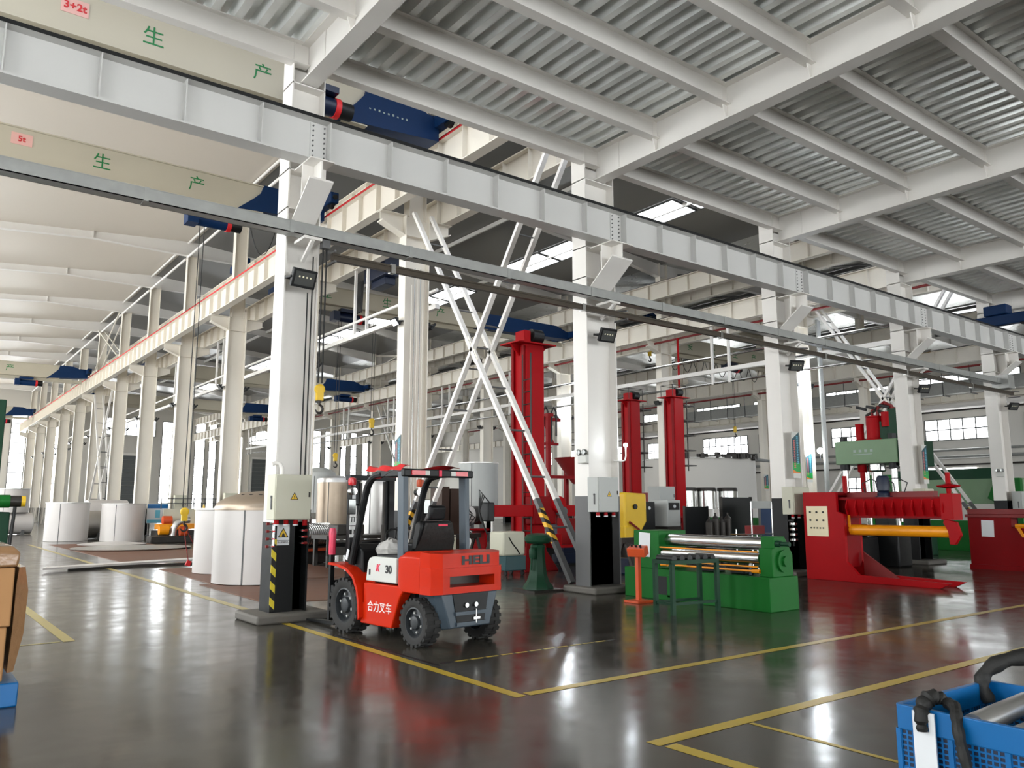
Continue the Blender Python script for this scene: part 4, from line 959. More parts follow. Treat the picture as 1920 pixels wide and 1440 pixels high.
el = MB().tube([(4.18, 11.15, 2.20), (4.24, 11.15, 2.22), (4.29, 11.13, 2.20), (4.31, 11.1, 2.14), (4.31, 11.1, 2.05)], .03, 12).build('conduit_elbow', WHITE); tag(el, 'white conduit elbow entering the top of the beige cabinet', 'conduit')
for k, (x, y, z0, z1) in enumerate([(4.66, 11.285, 2.05, 4.82), (4.73, 11.285, 2.05, 5.4), (4.77, 11.3, 1.4, 5.4)]):
    o = MB().cyl((x, y, z0), (x, y, z1), .011, n=8).build('cable', CABLE if k < 2 else WHITE); tag(o, '%s cable running up the right edge of the nearest column' % ('left black', 'right black', 'white')[k], 'cable')
for k in range(5):
    x = 11.0 - .09 * k
    o = MB().cyl((x, 18.55, 1.5), (x, 18.55, 8.1 if k != 4 else 7.6), .014, n=8).build('conduit', STEEL if k % 2 else CREAMW); tag(o, '%s thin conduit up the web of the second column of the left row' % ORD[k], 'conduit', 'conduits on the second left column')
# pair-head emergency lights and lamps
def emergency(lab, loc, rz):
    t = thing('emergency_light', lab, 'emergency light', loc, rz)
    MB().box(-.12, .12, -.08, 0, -.10, .06).build('case', WPLATE, t, bevel=.012)
    for s in (-1, 1): MB().lathe((s * .075, -.05, .11), [(.02, .04), (.055, .0), (.06, -.05), (.05, -.06), (.001, -.062)], 16, 'y').build('lamp_head', LENS, t)
emergency('white twin-head emergency light left of the grey cabinet', (10.41, 11.4, 2.52), -PI / 2)
emergency('white twin-head emergency light on the column above the long red machine', (29.03, 11.4, 2.68), -PI / 2)
def bulb(lab, x, y, z, r, stem=None):
    t = thing('lamp', lab, 'lamp', (x, y, z))
    MB().lathe((0, 0, 0), [(.001, -r), (r * .7, -r * .7), (r, 0), (r * .7, r * .7), (.001, r)], 16).build('bulb', LED, t)
    if stem: MB().tube(stem, .016, 8).build('lamp_arm', WHITE if len(stem) > 3 else GREYP, t)
bulb('glowing bulb on a bent arm right of the column with the grey cabinet', 11.32, 11.2, 2.80, .045, [(0, 0, -.04), (0, 0, -.22), (-.03, 0, -.3), (-.12, 0, -.32), (-.3, .05, -.31)])
bulb('bright lamp on a middle-row column seen left of the column with the grey cabinet', 28.86, 33.3, 6.7, .2, [(0, 0, .1), (0.1, .2, .2)])
bulb('very bright lamp on the middle-row column left of the pale green press', 28.68, 18.3, 6.6, .17, [(0, 0, .1), (.1, .1, .2)])
bulb('bright lamp low beside the silver pipes left of the green press', 29.3, 18.1, 3.82, .12, [(0, 0, -.1), (0, 0, -.4)])
# poster strips on columns
def poster(lab, loc, w, h, rz=0, slant=.18, two=True):
    t = thing('poster_strip', lab, 'poster', loc, rz, 'slogan strips on the columns')
    MB().box(-w / 2, w / 2, 0, .006, -h * .62, h / 2).build('board', WPLATE, t)
    MB().prism([(-w / 2, -h * .25), (w / 2, -h * .25), (w / 2, h / 2), (-w / 2, h / 2 - slant)], 'y', -.002, 0).build('teal_field', TEALS, t)
    MB().prism([(-w / 2, -h * .42), (0, -h * .47), (w / 2, -h * .48), (w / 2, -h * .25), (-w / 2, -h * .25)], 'y', -.002, 0).build('green_field', GREENS, t)
    MB().prism([(-w / 2, -h * .5), (w / 2, -h * .5), (w / 2, -h * .48), (0, -h * .47), (-w / 2, -h * .42)], 'y', -.002, 0).build('orange_field', ORNS, t)
    for c, (m, x) in enumerate(((ROSES, -w * .22), (SKYS, w * .22))):
        q = MB(); n = 8
        for k in range(n):
            z = h * .5 - slant * (.9 if c == 0 else .35) - .06 - k * h * .085; u = w * .13
            q.box(x - u, x + u, -.003, -.002, z - .002, z + .012).box(x - u, x + u, -.003, -.002, z - .05, z - .036).box(x - .01, x + .01, -.003, -.002, z - .05, z + .02)
        o = q.build('characters', m, t); o['kind'] = 'stuff'
poster('tall teal and green slogan strip on the column left of the tall red machine', (17.2, 11.27, 2.90), .30, 1.0)
poster('tall teal and green slogan strip on the column in front of the green press', (23.62, 11.27, 2.88), .30, 1.0)
poster('teal and green slogan strip on the middle-row column behind the tall red machine', (29.1, 18.5, 3.22), .42, 1.05)
poster('teal and green slogan strip on the second left column above the forklift', (10.42, 18.75, 3.02), .32, .95, -PI / 2)
poster('small teal and green slogan strip on a far right-row column', (47.5, YG[3] - .2, 3.3), .5, 1.0)
# ------------------------------------------------ long runs: cable tray, bus bar, pipes, duct
t = thing('cable_tray', 'long galvanised cable tray across the front of the columns under the girder', 'cable tray', (-3.0, 11.02, 5.59))
MB().box(0, 31.7, -.10, .10, 0, .012).box(0, 31.7, -.10, -.088, 0, .17).box(0, 31.7, .088, .10, 0, .17).box(0, 31.7, -.105, .105, .17, .18).build('tray', GALV, t)
for k in range(16): MB().box(1.2 + 2.0 * k, 1.26 + 2.0 * k, -.108, .108, -.006, .186).build('joint_strap', GALV, t)
MB().box(31.5, 31.98, -.3, .2, -.15, .3).build('end_box', GALV, t)
for x in BX[1:6]: MB().box(x + 3.0 - .14, x + 3.0 + .14, -.12, .28, -.05, -.006).bar((x + 3.0, -.1, -.05), (x + 3.0, .28, -.30), .05).build('support', WHITE, t)
t = thing('bus_bar', 'dark brown conductor rail below the cable tray, starting at the nearest column', 'conductor rail', (4.9, 11.0, 5.30))
MB().box(0, 24.6, -.035, .035, 0, .11).box(0, 24.6, -.05, -.035, .08, .11).box(0, 24.6, -.045, -.035, 0, .02).build('rail', BROWNST, t)
for k in range(5): MB().box(.02 + 6.25 * k, .06 + 6.25 * k, -.06, .3, -.03, .0).bar((.04 + 6.25 * k, -.05, .15), (.04 + 6.25 * k, .28, .2), .03).build('arm', GREYP, t)
for k in range(6): MB().box(1.0 + 4.1 * k, 1.08 + 4.1 * k, -.055, .055, -.02, .125).build('clamp', STEEL, t)
def run_pipe(lab, p0, p1, r, m, cat='pipe', sq=False, name='pipe'):
    o = (MB().bar(p0, p1, r * 2) if sq else MB().cyl(p0, p1, r, n=10)).build(name, m); return tag(o, lab, cat)
t = thing('pipe_rack', 'white square tubes on hanging posts along the left row, right of its columns', 'pipe rack', (11.75, 19, 7.2))
MB().box(-.07, .07, 0, 70, .0, .14).build('square_tube', WHITE, t); MB().cyl((-.02, 0, .55), (-.02, 70, .55), .05, n=8).build('round_tube', WHITE, t)
for k in range(9):
    for d in (0, .9): MB().box(-.04, .04, 4.4 + 7.5 * k + d - .04, 4.4 + 7.5 * k + d + .04, .14, 2.385).build('hanger_post', WHITE, t)
t = thing('pipe_rack', 'white tubes on hanging posts along the middle row, left of its columns', 'pipe rack', (28.3, 13.0, 7.45))
MB().box(-.09, .09, 0, 70, 0, .18).build('square_tube', WHITE, t); MB().cyl((0, 0, -.45), (0, 70, -.45), .05, n=8).build('round_tube', STEEL, t); MB().cyl((.1, 0, .75), (.1, 70, .75), .06, n=8).build('upper_tube', STEEL, t)
for k in range(9):
    for d in (0, .9): MB().box(-.05, .05, 8.6 + 7.5 * k + d - .05, 8.6 + 7.5 * k + d + .05, -.5, 2.1).build('hanger_post', WHITE, t)
t = thing('fire_pipe', 'red fire water pipe along the middle row girders with a drop pipe', 'pipe', (28.66, 12, 9.46))
MB().cyl((0, 0, 0), (0, 60, 0), .05, n=10).build('main_pipe', MAROON, t)
run_pipe('red vertical drop pipe in front of the right dark red boom column', (28.58, 24.7, 0), (28.58, 24.7, 9.46), .05, RED)
run_pipe('red pipe along the far right row girders', (47.3, 12, 9.42), (47.3, 70, 9.42), .06, MAROON)
t = thing('air_duct', 'galvanised air duct hung along the right-hand wall', 'duct', (62.8, 22, 10.0))
for k in range(16): MB().box(-.5, .5, 2.0 * k, 2.0 * k + 1.94, 0, .95).build('duct_section', GALV, t)
for k in range(15): MB().bar((-.52, 2.0 * k + 1.97, -.12), (-.52, 2.0 * k + 1.97, 2.0), .05).box(-.56, .56, 2.0 * k + 1.94, 2.0 * k + 2.0, -.12, -.06).build('hanger', GREYP, t)
run_pipe('pale wide pipe along the right-hand wall below the duct', (63.9, 12, 9.25), (63.9, 80, 9.25), .28, WHITE)
run_pipe('dark thin pipe along the right-hand wall below the wide pipe', (63.6, 12, 8.85), (63.6, 80, 8.85), .07, DARKST)
for z, r, m, nme in ((5.9, .10, GALV, 'upper silver'), (5.35, .12, GALV, 'middle silver'), (4.75, .07, DARKST, 'lower dark')):
    run_pipe('%s pipe along the right-hand wall under the windows' % nme, (64.0, 12, z), (64.0, 60, z), r, m)
for k in range(3):
    run_pipe('%s silver riser pipe beside the middle-row column left of the press' % ORD[k], (29.75 + .16 * k, 18.2 + .05 * k, 0), (29.75 + .16 * k, 18.2 + .05 * k, 9.3), .055, GALV, name='riser_pipe')
for y, nme in ((26.6, 'left'), (34.1, 'right')):
    pass
t = thing('tube_lamp', 'long lit tube lamp under the right-hand wall pipes', 'lamp', (64.5, 27.0, 4.5)); MB().cyl((0, 0, 0), (0, 5.5, 0), .06, n=8).build('tube', TUBEL, t); MB().box(-.08, .19, -.1, 5.6, .06, .12).build('holder', WHITE, t)
# ------------------------------------------------ floor markings
def marking(lab, pts, w, m=LINEY):
    q = MB()
    for (x0, y0), (x1, y1) in zip(pts, pts[1:]):
        d = Vector((x1 - x0, y1 - y0, 0)).normalized(); n = Vector((-d.y, d.x, 0)) * w / 2; e = d * w / 2
        a, b = Vector((x0, y0, .001)) - e, Vector((x1, y1, .001)) + e
        q.add([a + n, a - n, b - n, b + n], [(0, 1, 2, 3)])
        q.add([v + Vector((0, 0, .0015)) for v in (a + n, a - n, b - n, b + n)], [(0, 1, 2, 3)])
    return tag(q.build('floor_marking', m), lab, 'floor marking')
marking('yellow floor line running from the nearest column past the forklift to a corner', [(4.42, 11.2), (4.37, 5.68)], .11)
marking('long yellow floor line from the corner in front of the forklift to the right', [(4.52, 5.67), (24.0, 5.67)], .11)
marking('yellow floor line nearest the camera, running to the right edge', [(4.3, 4.0), (22.0, 3.98)], .12)
marking('yellow floor line going towards the camera from the front corner', [(4.32, 3.85), (4.36, 1.2)], .12)
marking('thin yellow floor line leading to the blue crate', [(5.22, 3.9), (5.18, 2.3)], .045)
marking('yellow floor line beside the cartons at left', [(1.72, 17.5), (1.78, 11.2)], .13, LINEF)
marking('faint thin yellow floor line from the cartons to the wide line', [(1.0, 11.12), (1.66, 11.16)], .05, LINEF)
marking('faded yellow floor line along the rusty plates', [(4.55, 40), (4.5, 12.5)], .14, LINEF)
for k in range(11):
    o = MB().box(-.075, .075, -.02, .02, 0, .002).build('floor_tape_dash', LINEY, loc=(4.86 + .2 * k, 7.28, .0005)); tag(o, '%s yellow dash from the left in the taped parking line behind the forklift' % ORD[k], 'floor marking', 'taped parking dashes')
o = MB().box(4.6, 7.1, 7.25, 7.31, 0, .001).build('floor_tape', BLACKP); tag(o, 'black tape strip on the floor behind the forklift', 'floor marking')
o = MB().box(4.5, 4.55, 7.2, 9.6, 0, .001).build('floor_tape', BLACKP); tag(o, 'black tape strip on the floor left of the forklift', 'floor marking')

# ------------------------------------------------ tanks and plates in the left bay
def vtank(lab, x, y, r, h, m=TANKW, dome=0.0, dm=DOME, group=None, seam=True, legs=0, z0=0.0):
    t = thing('tank', lab, 'tank', (x, y, .016 if y < 25 and x < 8 else 0), 0, group)
    MB().lathe((0, 0, z0), [(r, 0.01), (r, h)], 48, cap=not dome).build('shell', m, t)
    if dome: MB().lathe((0, 0, z0 + h), [(r * 1.01, -.01), (r * 1.015, .05), (r * .97, .14), (r * .8, dome * .62), (r * .45, dome * .92), (.03, dome)], 48).build('dome', dm, t)
    else: MB().lathe((0, 0, z0 + h), [(r, 0), (r * 1.03, .01), (r * 1.03, .05), (r * .97, .05)], 48).build('rim', STAIN, t)
    if seam:
        a = math.atan2(-y, -x) - .35
        MB().ob((r * math.cos(a), r * math.sin(a), z0 + h / 2), (.012, .03, h - .02), (0, 0, a)).build('seam', GREYP, t)
    for k in range(legs):
        a = 2 * PI * k / legs + .5; MB().cyl((r * .8 * math.cos(a), r * .8 * math.sin(a), 0), (r * .8 * math.cos(a), r * .8 * math.sin(a), z0 + .02), .06, n=10).build('leg', STAIN, t)
    return t
T = vtank('big pale wrapped tank with a brown domed top behind the nearest column', 6.30, 17.3, .96, 1.52, TANKW, .40)
for k in range(5):
    a = 3.6 + .35 * k; MB().lathe((.55 * math.cos(a), .55 * math.sin(a), 1.80), [(.05, 0), (.05, .045), (.001, .05)], 12).build('nozzle_hole', DARKST, T)
vtank('pale wrapped tank left of and behind the big domed tank', 6.75, 20.3, .96, 1.5, TANKW, .0, group=None)
vtank('white open drum tank, left one of the standing pair far left', 6.4, 43.2, .92, 1.75, TANKW)
vtank('white open drum tank, right one of the standing pair far left', 8.55, 41.8, .95, 1.70, TANKW)
vtank('white upright tank on top of a lying one at the far left', 5.2, 55.5, .95, 1.35, TANKW, z0=1.25)
def htank(lab, x, y, z, r, L, rz, m=STAIN):
    t = thing('lying_tank', lab, 'tank', (x, y, 0), rz)
    MB().lathe((0, 0, z), [(.01, -L / 2 - .12), (r * .7, -L / 2 - .08), (r, -L / 2), (r, L / 2), (r * .7, L / 2 + .08), (.01, L / 2 + .12)], 36, 'x').build('shell', m, t)
    for s in (-1, 1): MB().box(s * L * .32 - .08, s * L * .32 + .08, -r * .8, r * .8, 0, z - r * .55).build('cradle', GREYP, t)
    return t
htank('white tank lying between the two standing drum tanks far left', 7.5, 45.2, .72, .68, 1.7, .1)
htank('white tank lying on cradles under the upright tank at the far left', 5.0, 55.2, .64, .62, 2.6, .1, TANKW)
htank('second white lying tank behind the standing drums', 9.0, 48.3, 1.2, .75, 2.0, .1, TANKW)
def plate(lab, pts, h, m, z=0.0):
    o = MB().prism(pts, 'z', z, z + h).build('steel_plate', m); return tag(o, lab, 'steel plate')
plate('rusty brown steel plate on the floor under the big tank, near one', [(5.05, 13.4), (8.6, 13.0), (8.8, 17.2), (5.1, 17.4)], .012, RUST)
plate('rusty brown steel plate on the floor behind the near one', [(5.35, 17.45), (9.2, 17.3), (9.3, 22.2), (5.5, 22.3)], .014, RUST)
plate('brown steel plate on the floor beyond the long pale sheet', [(5.3, 25.5), (8.8, 25.2), (8.85, 39), (5.2, 39.3)], .012, RUST)
plate('long pale sheet lying slanted on the floor at left', [(2.95, 22.9), (3.15, 23.5), (7.9, 25.3), (8.0, 24.6)], .05, TANKW, .06)
o = MB().box(3.6, 7.6, 23.55, 23.62, 0, .06).ob((5.6, 24.0, .03), (.08, .8, .06), (0, 0, .3)).build('wooden_batten', DARKST); tag(o, 'dark batten under the long pale sheet', 'batten')
o = MB().lathe((7.3, 33.8, .03), [(2.1, 0), (2.12, .03), (1.2, .055), (.01, .06)], 56).build('steel_disc', STAIN); tag(o, 'round pale steel disc lying on the brown plate', 'steel disc')
o = MB().lathe((7.3, 37.4, .03), [(1.3, 0), (1.32, .03), (.7, .10), (.01, .12)], 48).build('steel_disc', TANKW); tag(o, 'smaller round steel disc behind the big one', 'steel disc')
# workshop clutter between the left row columns
N = thing('notice_board', 'white and blue notice board between the far tanks and the columns', 'notice board', (10.25, 42.0, 0))
MB().box(-.62, .62, 0, .05, .8, 1.75).build('board', PAPER, N); MB().box(-.60, .60, -.01, 0, 1.52, 1.72).build('blue_header', BLUEPL, N); MB().box(-.60, .60, -.01, 0, .82, .98).build('blue_footer', SKYS, N)
for k in range(4): MB().box(-.52 + .28 * k, -.30 + .28 * k, -.008, 0, 1.06, 1.44).build('notice', SKYS if k % 2 else PAPER, N)
for s in (-.5, .5): MB().box(s - .03, s + .03, 0, .05, 0, .8).build('leg', GREYP, N)
Wk = thing('pipe_welder', 'amber and dark welding carriage on rails between far left columns', 'machine', (11.3, 40.3, 0))
MB().box(-1.6, 1.2, -.4, .4, .55, .80).build('beam', AMBER, Wk, bevel=.02); MB().box(-1.7, 1.3, -.6, .6, 0, .5).build('base', DARKST, Wk, bevel=.03)
MB().prism([(.35, .8), (.55, .8), (.62, 1.3), (.5, 1.7), (.42, 1.3)], 'y', -.08, .08).build('yellow_arm', YELLOW, Wk)
MB().box(-1.3, .2, .1, .16, .8, 1.5).build('shield', CAB, Wk); MB().lathe((-1.2, -.2, .95), [(.01, -.25), (.22, -.2), (.22, .2), (.01, .25)], 16, 'x').build('wire_reel', ORANGE2, Wk)
for k in range(6): MB().box(-1.4 + .5 * k, -1.36 + .5 * k, .3, .34, 1.5, 2.0).build('railing_post', GREYP, Wk)
MB().box(-1.4, 1.2, .3, .34, 1.96, 2.0).box(-1.4, 1.2, .3, .34, 1.75, 1.78).build('railing', GREYP, Wk)
Rl = thing('pipe_rollers', 'amber motor and grey elbow on a dark roller bed left of the notice board', 'machine', (9.95, 38.4, 0))
MB().box(-1.0, .9, -.35, .35, 0, .3).build('bed', DARKST, Rl, bevel=.03); MB().cyl((-.6, 0, .55), (-.2, 0, .55), .2, n=16).build('motor', AMBER, Rl)
MB().tube([(.0, 0, .3), (.02, 0, .6), (.15, 0, .85), (.4, 0, .98), (.7, 0, 1.0)], .14, 14).build('elbow', STAIN, Rl); MB().cyl((.3, 0, .5), (.6, 0, .5), .22, n=16).build('chuck', ORANGE2, Rl)
# stainless and grey vessels seen around the forklift
vtank('grey vessel on legs with small pipes on top, right of the nearest column', 13.3, 30.2, .62, 1.45, CABG, .35, CABG, legs=3, z0=1.35)
vtank('pinkish stainless tank behind the forklift mast', 12.25, 26.5, .62, 1.95, DOME, .25, STAIN, legs=3, z0=.5)
vtank('stainless tank with bright bands seen through the forklift cab', 12.7, 24.3, .50, 1.6, STAIN, .2, STAIN, legs=3, z0=.7)
vtank('grey cylinder standing high behind the forklift roof, left of the red boom column', 16.9, 24.3, .72, 1.75, CABG, legs=4, z0=1.4)
C = thing('corrugated_pipe', 'bright corrugated steel pipe lying right of the big domed tank', 'pipe', (9.6, 22.2, .77), R(20))
pr = []
for k in range(15): pr += [(.30, -.6 + .08 * k), (.37, -.57 + .08 * k), (.37, -.55 + .08 * k), (.30, -.53 + .08 * k)]
MB().lathe((0, 0, 0), [(.01, -.62)] + pr + [(.01, .6)], 32, 'x').build('shell', STEEL, C); MB().box(-.5, .5, -.3, .3, -.75, -.3).build('cradle', DARKST, C); MB().box(-.5, .6, -.36, -.33, -.42, -.34).build('orange_beam', ORANGE2, C)
MB().cyl((-.2, 0, .3), (-.2, 0, .55), .12, n=14).build('stub', STEEL, C)
W_ = thing('workbench', 'dark workbench with welding gear behind the forklift mast', 'workbench', (10.0, 20.6, .016))
MB().box(-.9, 1.6, -.5, .5, .72, .82).build('top', DARKST, W_)
for x in (-.8, 1.5):
    for y in (-.42, .42): MB().box(x - .05, x + .05, y - .05, y + .05, 0, .72).build('leg', DARKST, W_)
MB().box(-.5, .3, -.3, .3, .82, 1.1).build('wire_feeder', DARKST, W_, bevel=.03); MB().box(.6, 1.2, -.3, .3, .1, .6).build('power_source', NAVY, W_, bevel=.03); MB().box(.9, 1.1, -.32, -.2, .82, 1.0).build('amber_box', AMBER, W_)
MB().box(-.9, 1.6, -.52, -.5, .3, .7).build('front_sheet', DARKST, W_)
Br = thing('rusty_rack', 'tall dark brown sheet rack seen through the forklift cab', 'rack', (12.35, 19.3, 0))
MB().box(-.36, -.12, -.3, .3, .06, 2.15).box(-.08, .34, -.3, .3, .06, 2.1).build('stacked_sheets', MAROON if False else mat('dark_rust', (62, 44, 34), .6, .3, var=.3), Br); MB().box(-.4, .4, -.4, .4, 0, .06).build('base', DARKST, Br)
for k in range(4): MB().tube([(.36, -.3, 1.9 - .2 * k), (.55 + .1 * k, -.3, 1.5 - .1 * k), (.45, -.3, 1.0), (.7, -.3, .6 + .1 * k)], .018, 6).build('hose', CABLE, Br)
Dm = thing('wire_drum', 'beige welding wire drum standing behind the forklift', 'drum', (10.2, 16.0, 0))
MB().lathe((0, 0, 0), [(.25, 0), (.25, .93), (.24, .945), (.01, .945)], 28).build('body', CAB, Dm); MB().lathe((0, 0, .90), [(.255, 0), (.255, .03)], 28).build('rim_band', GREYP, Dm)
# boom manipulators: red columns with booms
def manipulator(lab, x, y, h, s, rz=0.0, boom=True, main=False, ladder=True):
    t = thing('welding_manipulator', lab, 'machine', (x, y, 0), rz)
    w = .30 * s
    MB().box(-w, w, -w, w, .5, h).build('column', RED, t, bevel=.02)
    for ss in (-1, 1): MB().box(-w - .06 * s, -w, ss * w * .72 - .05, ss * w * .72 + .05, .6, h - .05).build('guide_rail', DRED, t)
    MB().loft([[(-.55 * s, -.55 * s, 0), (.55 * s, -.55 * s, 0), (.55 * s, .55 * s, 0), (-.55 * s, .55 * s, 0)], [(-.5 * s, -.5 * s, .12), (.5 * s, -.5 * s, .12), (.5 * s, .5 * s, .12), (-.5 * s, .5 * s, .12)], [(-w * 1.1, -w * 1.1, .5), (w * 1.1, -w * 1.1, .5), (w * 1.1, w * 1.1, .5), (-w * 1.1, w * 1.1, .5)], [(-w, -w, .9), (w, -w, .9), (w, w, .9), (-w, w, .9)]]).build('foot', DRED, t, bevel=.015)
    MB().box(-w - .32 * s, w + .32 * s, -w - .12, w + .12, h, h + .035).prism([(-w - .3 * s, h), (-w, h), (-w, h - .3 * s)], 'y', -.03, .03).prism([(w + .3 * s, h), (w, h), (w, h - .3 * s)], 'y', -.03, .03).build('top_plate', RED, t)
    MB().box(-.28 * s, -.06 * s, -.2 * s, .2 * s, h + .035, h + .38 * s).build('gear_case', RED, t, bevel=.02)
    MB().cyl((.0, -.1 * s, h + .26 * s), (.34 * s, -.1 * s, h + .26 * s), .19 * s, n=20).build('lift_motor', BLACKPL, t)
    if ladder:
        for d in (-.55, -.23): MB().cyl((-w - .05, d * s, .9), (-w - .05, d * s, h - .3), .022, n=6).build('ladder_rail', DARKST, t)
        q = MB(); n = int((h - 1.4) / .32)
        for k in range(n): MB().cyl((-w - .05, -.55 * s, 1.0 + .32 * k), (-w - .05, -.23 * s, 1.0 + .32 * k), .016, n=6).build('ladder_rung', DARKST, t)
    if boom:
        z = 1.5
        MB().box(-1.55, 1.9, -w - .32, -w - .06, z - .14, z + .14).build('boom', RED, t, bevel=.01)
        MB().box(-w - .05, w + .05, -w - .38, -w, z - .34, z + .36).build('carriage', DRED, t, bevel=.03)
        MB().lathe((w + .12, -w - .3, z + .16), [(.01, -.2), (.2, -.16), (.24, 0), (.2, .16), (.01, .2)], 18, 'y').build('feed_gear', RED, t); MB().lathe((w + .2, -w - .4, z - .02), [(.01, -.14), (.12, -.12), (.12, .12), (.01, .14)], 14, 'y').build('feed_motor', GREYP, t)
        MB().box(-1.75, -1.55, -w - .36, -w - .02, z - .25, z + .2).build('welding_head', BLACKPL, t, bevel=.03)
        for k in range(4): MB().tube([(-1.6, -w - .2, z + .2), (-1.75 - .05 * k, -w - .2, z + .35 + .05 * k), (-1.9, -w - .2, z), (-1.7 - .06 * k, -w - .25, z - .55 + .1 * k)], .016, 6).build('hose', CABLE, t)
        MB().box(.55, 1.3, -w - .1, w, .55, .62).box(1.22, 1.3, -w - .1, w, .55, 1.3).build('side_frame', RED, t); MB().box(.5, .85, -.3, .2, .62, .9).build('control_box', RED, t)
    return t
manipulator('tall red boom column with a black motor on top, behind the crossed ladder braces', 12.95, 16.35, 5.82, 1.0)
def slim(lab, x, y, h):
    t = manipulator(lab, x, y, h, .9, 0, boom=False, ladder=False)
    for d in (-.3, .3): MB().cyl((.42, d, 3.0), (.42, d, h - .1), .025, n=6).build('cage_rail', DARKST, t)
    for k in range(5): MB().box(.27, .9, -.32, .32, 3.2 + .6 * k, 3.24 + .6 * k).build('cage_hoop', DARKST, t)
    for xx in (-.4, .4):
        for yy in (-.3, .3): MB().cyl((xx, yy, h + .03), (xx, yy, h + .5), .014, n=6).build('cage_post', DARKST, t)
    MB().tube([(-.4, -.3, h + .5), (.4, -.3, h + .5), (.4, .3, h + .5), (-.4, .3, h + .5)], .014, 6, closed=True).build('cage_rim', DARKST, t)
    return t
M2 = slim('dark red boom column, left of the two behind the green rolling machine', 24.0, 23.4, 5.95)
M3 = slim('dark red boom column, right of the two behind the green rolling machine', 24.4, 21.4, 5.9)
MB().box(-1.9, .2, -.75, -.45, 1.0, 1.2).box(-.6, .25, -.8, -.4, .75, 1.25).build('low_boom', DRED, M3, bevel=.02)
# red frame with a funnel behind the main boom column
F = thing('funnel_stand', 'red steel frame with a large cone funnel right of the tall boom column', 'machine', (17.6, 20.2, 0))
for x in (-1.1, .35):
    for y in (-.4, .4): MB().box(x - .06, x + .06, y - .06, y + .06, 0, 3.2 if x > 0 else 4.6).build('post', DRED, F)
MB().box(-1.1, .35, -.44, -.36, 2.5, 2.6).box(-1.1, -.9, -.44, .44, 4.5, 4.6).box(-1.5, -.3, -.1, .0, 4.4, 4.5).box(-1.5, -.4, -.1, 0, 3.6, 3.68).bar((-1.0, -.05, 4.4), (-.6, -.05, 3.65), .07).build('cross_beam', DRED, F)
MB().lathe((.45, -.1, 2.35), [(.18, 0), (.25, .08), (.75, .80), (.80, .86), (.72, .86)], 32, cap=False).build('funnel', MAROON, F)
for k in range(2): MB().tube([(-1.05 + .35 * k, -.1, 3.7), (-1.05 + .35 * k, -.1, 4.7), (-.95 + .35 * k, -.1, 4.85), (-.85 + .35 * k, -.1, 4.7), (-.85 + .35 * k, -.1, 3.9)], .03, 8).build('hose_loop', CABLE, F)
TB = thing('red_table', 'red steel table under the boom, behind the forklift', 'table', (13.9, 21.2, 0))
MB().box(-1.3, 1.0, -.4, .4, .86, .92).build('top', RED, TB)
for x in (-1.2, -.3, .9): MB().box(x - .05, x + .05, -.35, .35, 0, .86).build('leg', RED, TB)
o = htank('white cylinder lying on the red table behind the forklift', 14.1, 21.2, 1.33, .28, 1.1, 0, TANKW)
for ch in list(o.children):
    if ch.name.startswith('cradle'): bpy.data.objects.remove(ch)
MB().box(-.35, -.25, -.2, .2, .925, 1.1).box(.25, .35, -.2, .2, .925, 1.1).build('cradle', GREYP, o); MB().lathe((0, 0, 1.33), [(.29, .36), (.29, .70), (.01, .72)], 28, 'x').build('dark_end', DARKST, o)
# welding flux cart in front of the red column
K = thing('flux_cart', 'beige wrapped box on a teal wheeled cart in front of the red boom column', 'cart', (11.62, 15.45, 0))
MB().box(-.30, .30, -.3, .3, .12, .46).build('tray', mat('teal_cart_paint', (30, 70, 74), .5), K, bevel=.02); MB().box(-.36, .30, -.28, .28, .46, 1.02).build('wrapped_box', CAB, K, bevel=.05)
for s in (-.25, .25):
    for y in (-.22, .22): MB().cyl((s - .02, y, .06), (s + .02, y, .06), .06, n=14).build('castor', BLACKPL, K)
MB().tube([(-.2, -.285, .9), (-.1, -.29, .75), (.05, -.29, .6), (.12, -.29, .5)], .014, 6).build('strap', BLACKPL, K)
# behind the green rolling machine
Yr = thing('welding_positioner', 'yellow welding positioner right of the column with the grey cabinet', 'machine', (15.75, 15.6, 0))
MB().prism([(-.45, .9), (.1, .8), (.42, 1.2), (.42, 1.95), (-.4, 1.98)], 'y', -.35, .35).build('head', YELLOW, Yr, bevel=.05); MB().box(-.45, -.12, -.38, .2, .75, 1.1).build('box', YELLOW, Yr, bevel=.04)
MB().box(-.4, .4, -.35, .35, 0, .8).build('pedestal', DARKST, Yr); MB().cyl((-.05, -.36, 1.6), (-.05, -.40, 1.6), .07, n=12).build('boss', BLACKPL, Yr); MB().tube([(-.3, -.4, 1.2), (0, -.45, 1.0), (.2, -.4, .7), (.1, -.4, .4)], .03, 8).build('hose', MAROON, Yr)
def wsource(lab, x, y, z0, z1, w, d, m):
    t = thing('welding_power_source', lab, 'welding machine', (x, y, 0)); MB().box(-w, w, -d, d, z0, z1).build('case', m, t, bevel=.025); MB().box(-w * .8, w * .8, -d - .01, -d, z1 - .3, z1 - .08).build('front_panel', BLACKPL, t)
    MB().box(-w, w, -d, d, .1, z0).build('trolley', DARKST, t); MB().cyl((0, -d - .012, z1 - .19), (0, -d - .04, z1 - .19), .05, n=12).build('dial', PAPER, t)
    for s in (-w * .7, w * .7): MB().cyl((s, -d, .1), (s, d, .1), .1, n=12).build('wheel', BLACKPL, t)
wsource('black and white welding power source, left of the pair behind the green machine', 17.95, 17.2, .9, 1.75, .28, .35, BLACKPL)
wsource('grey welding power source, right of the pair behind the green machine', 18.85, 17.0, 1.0, 1.8, .3, .35, CABG)
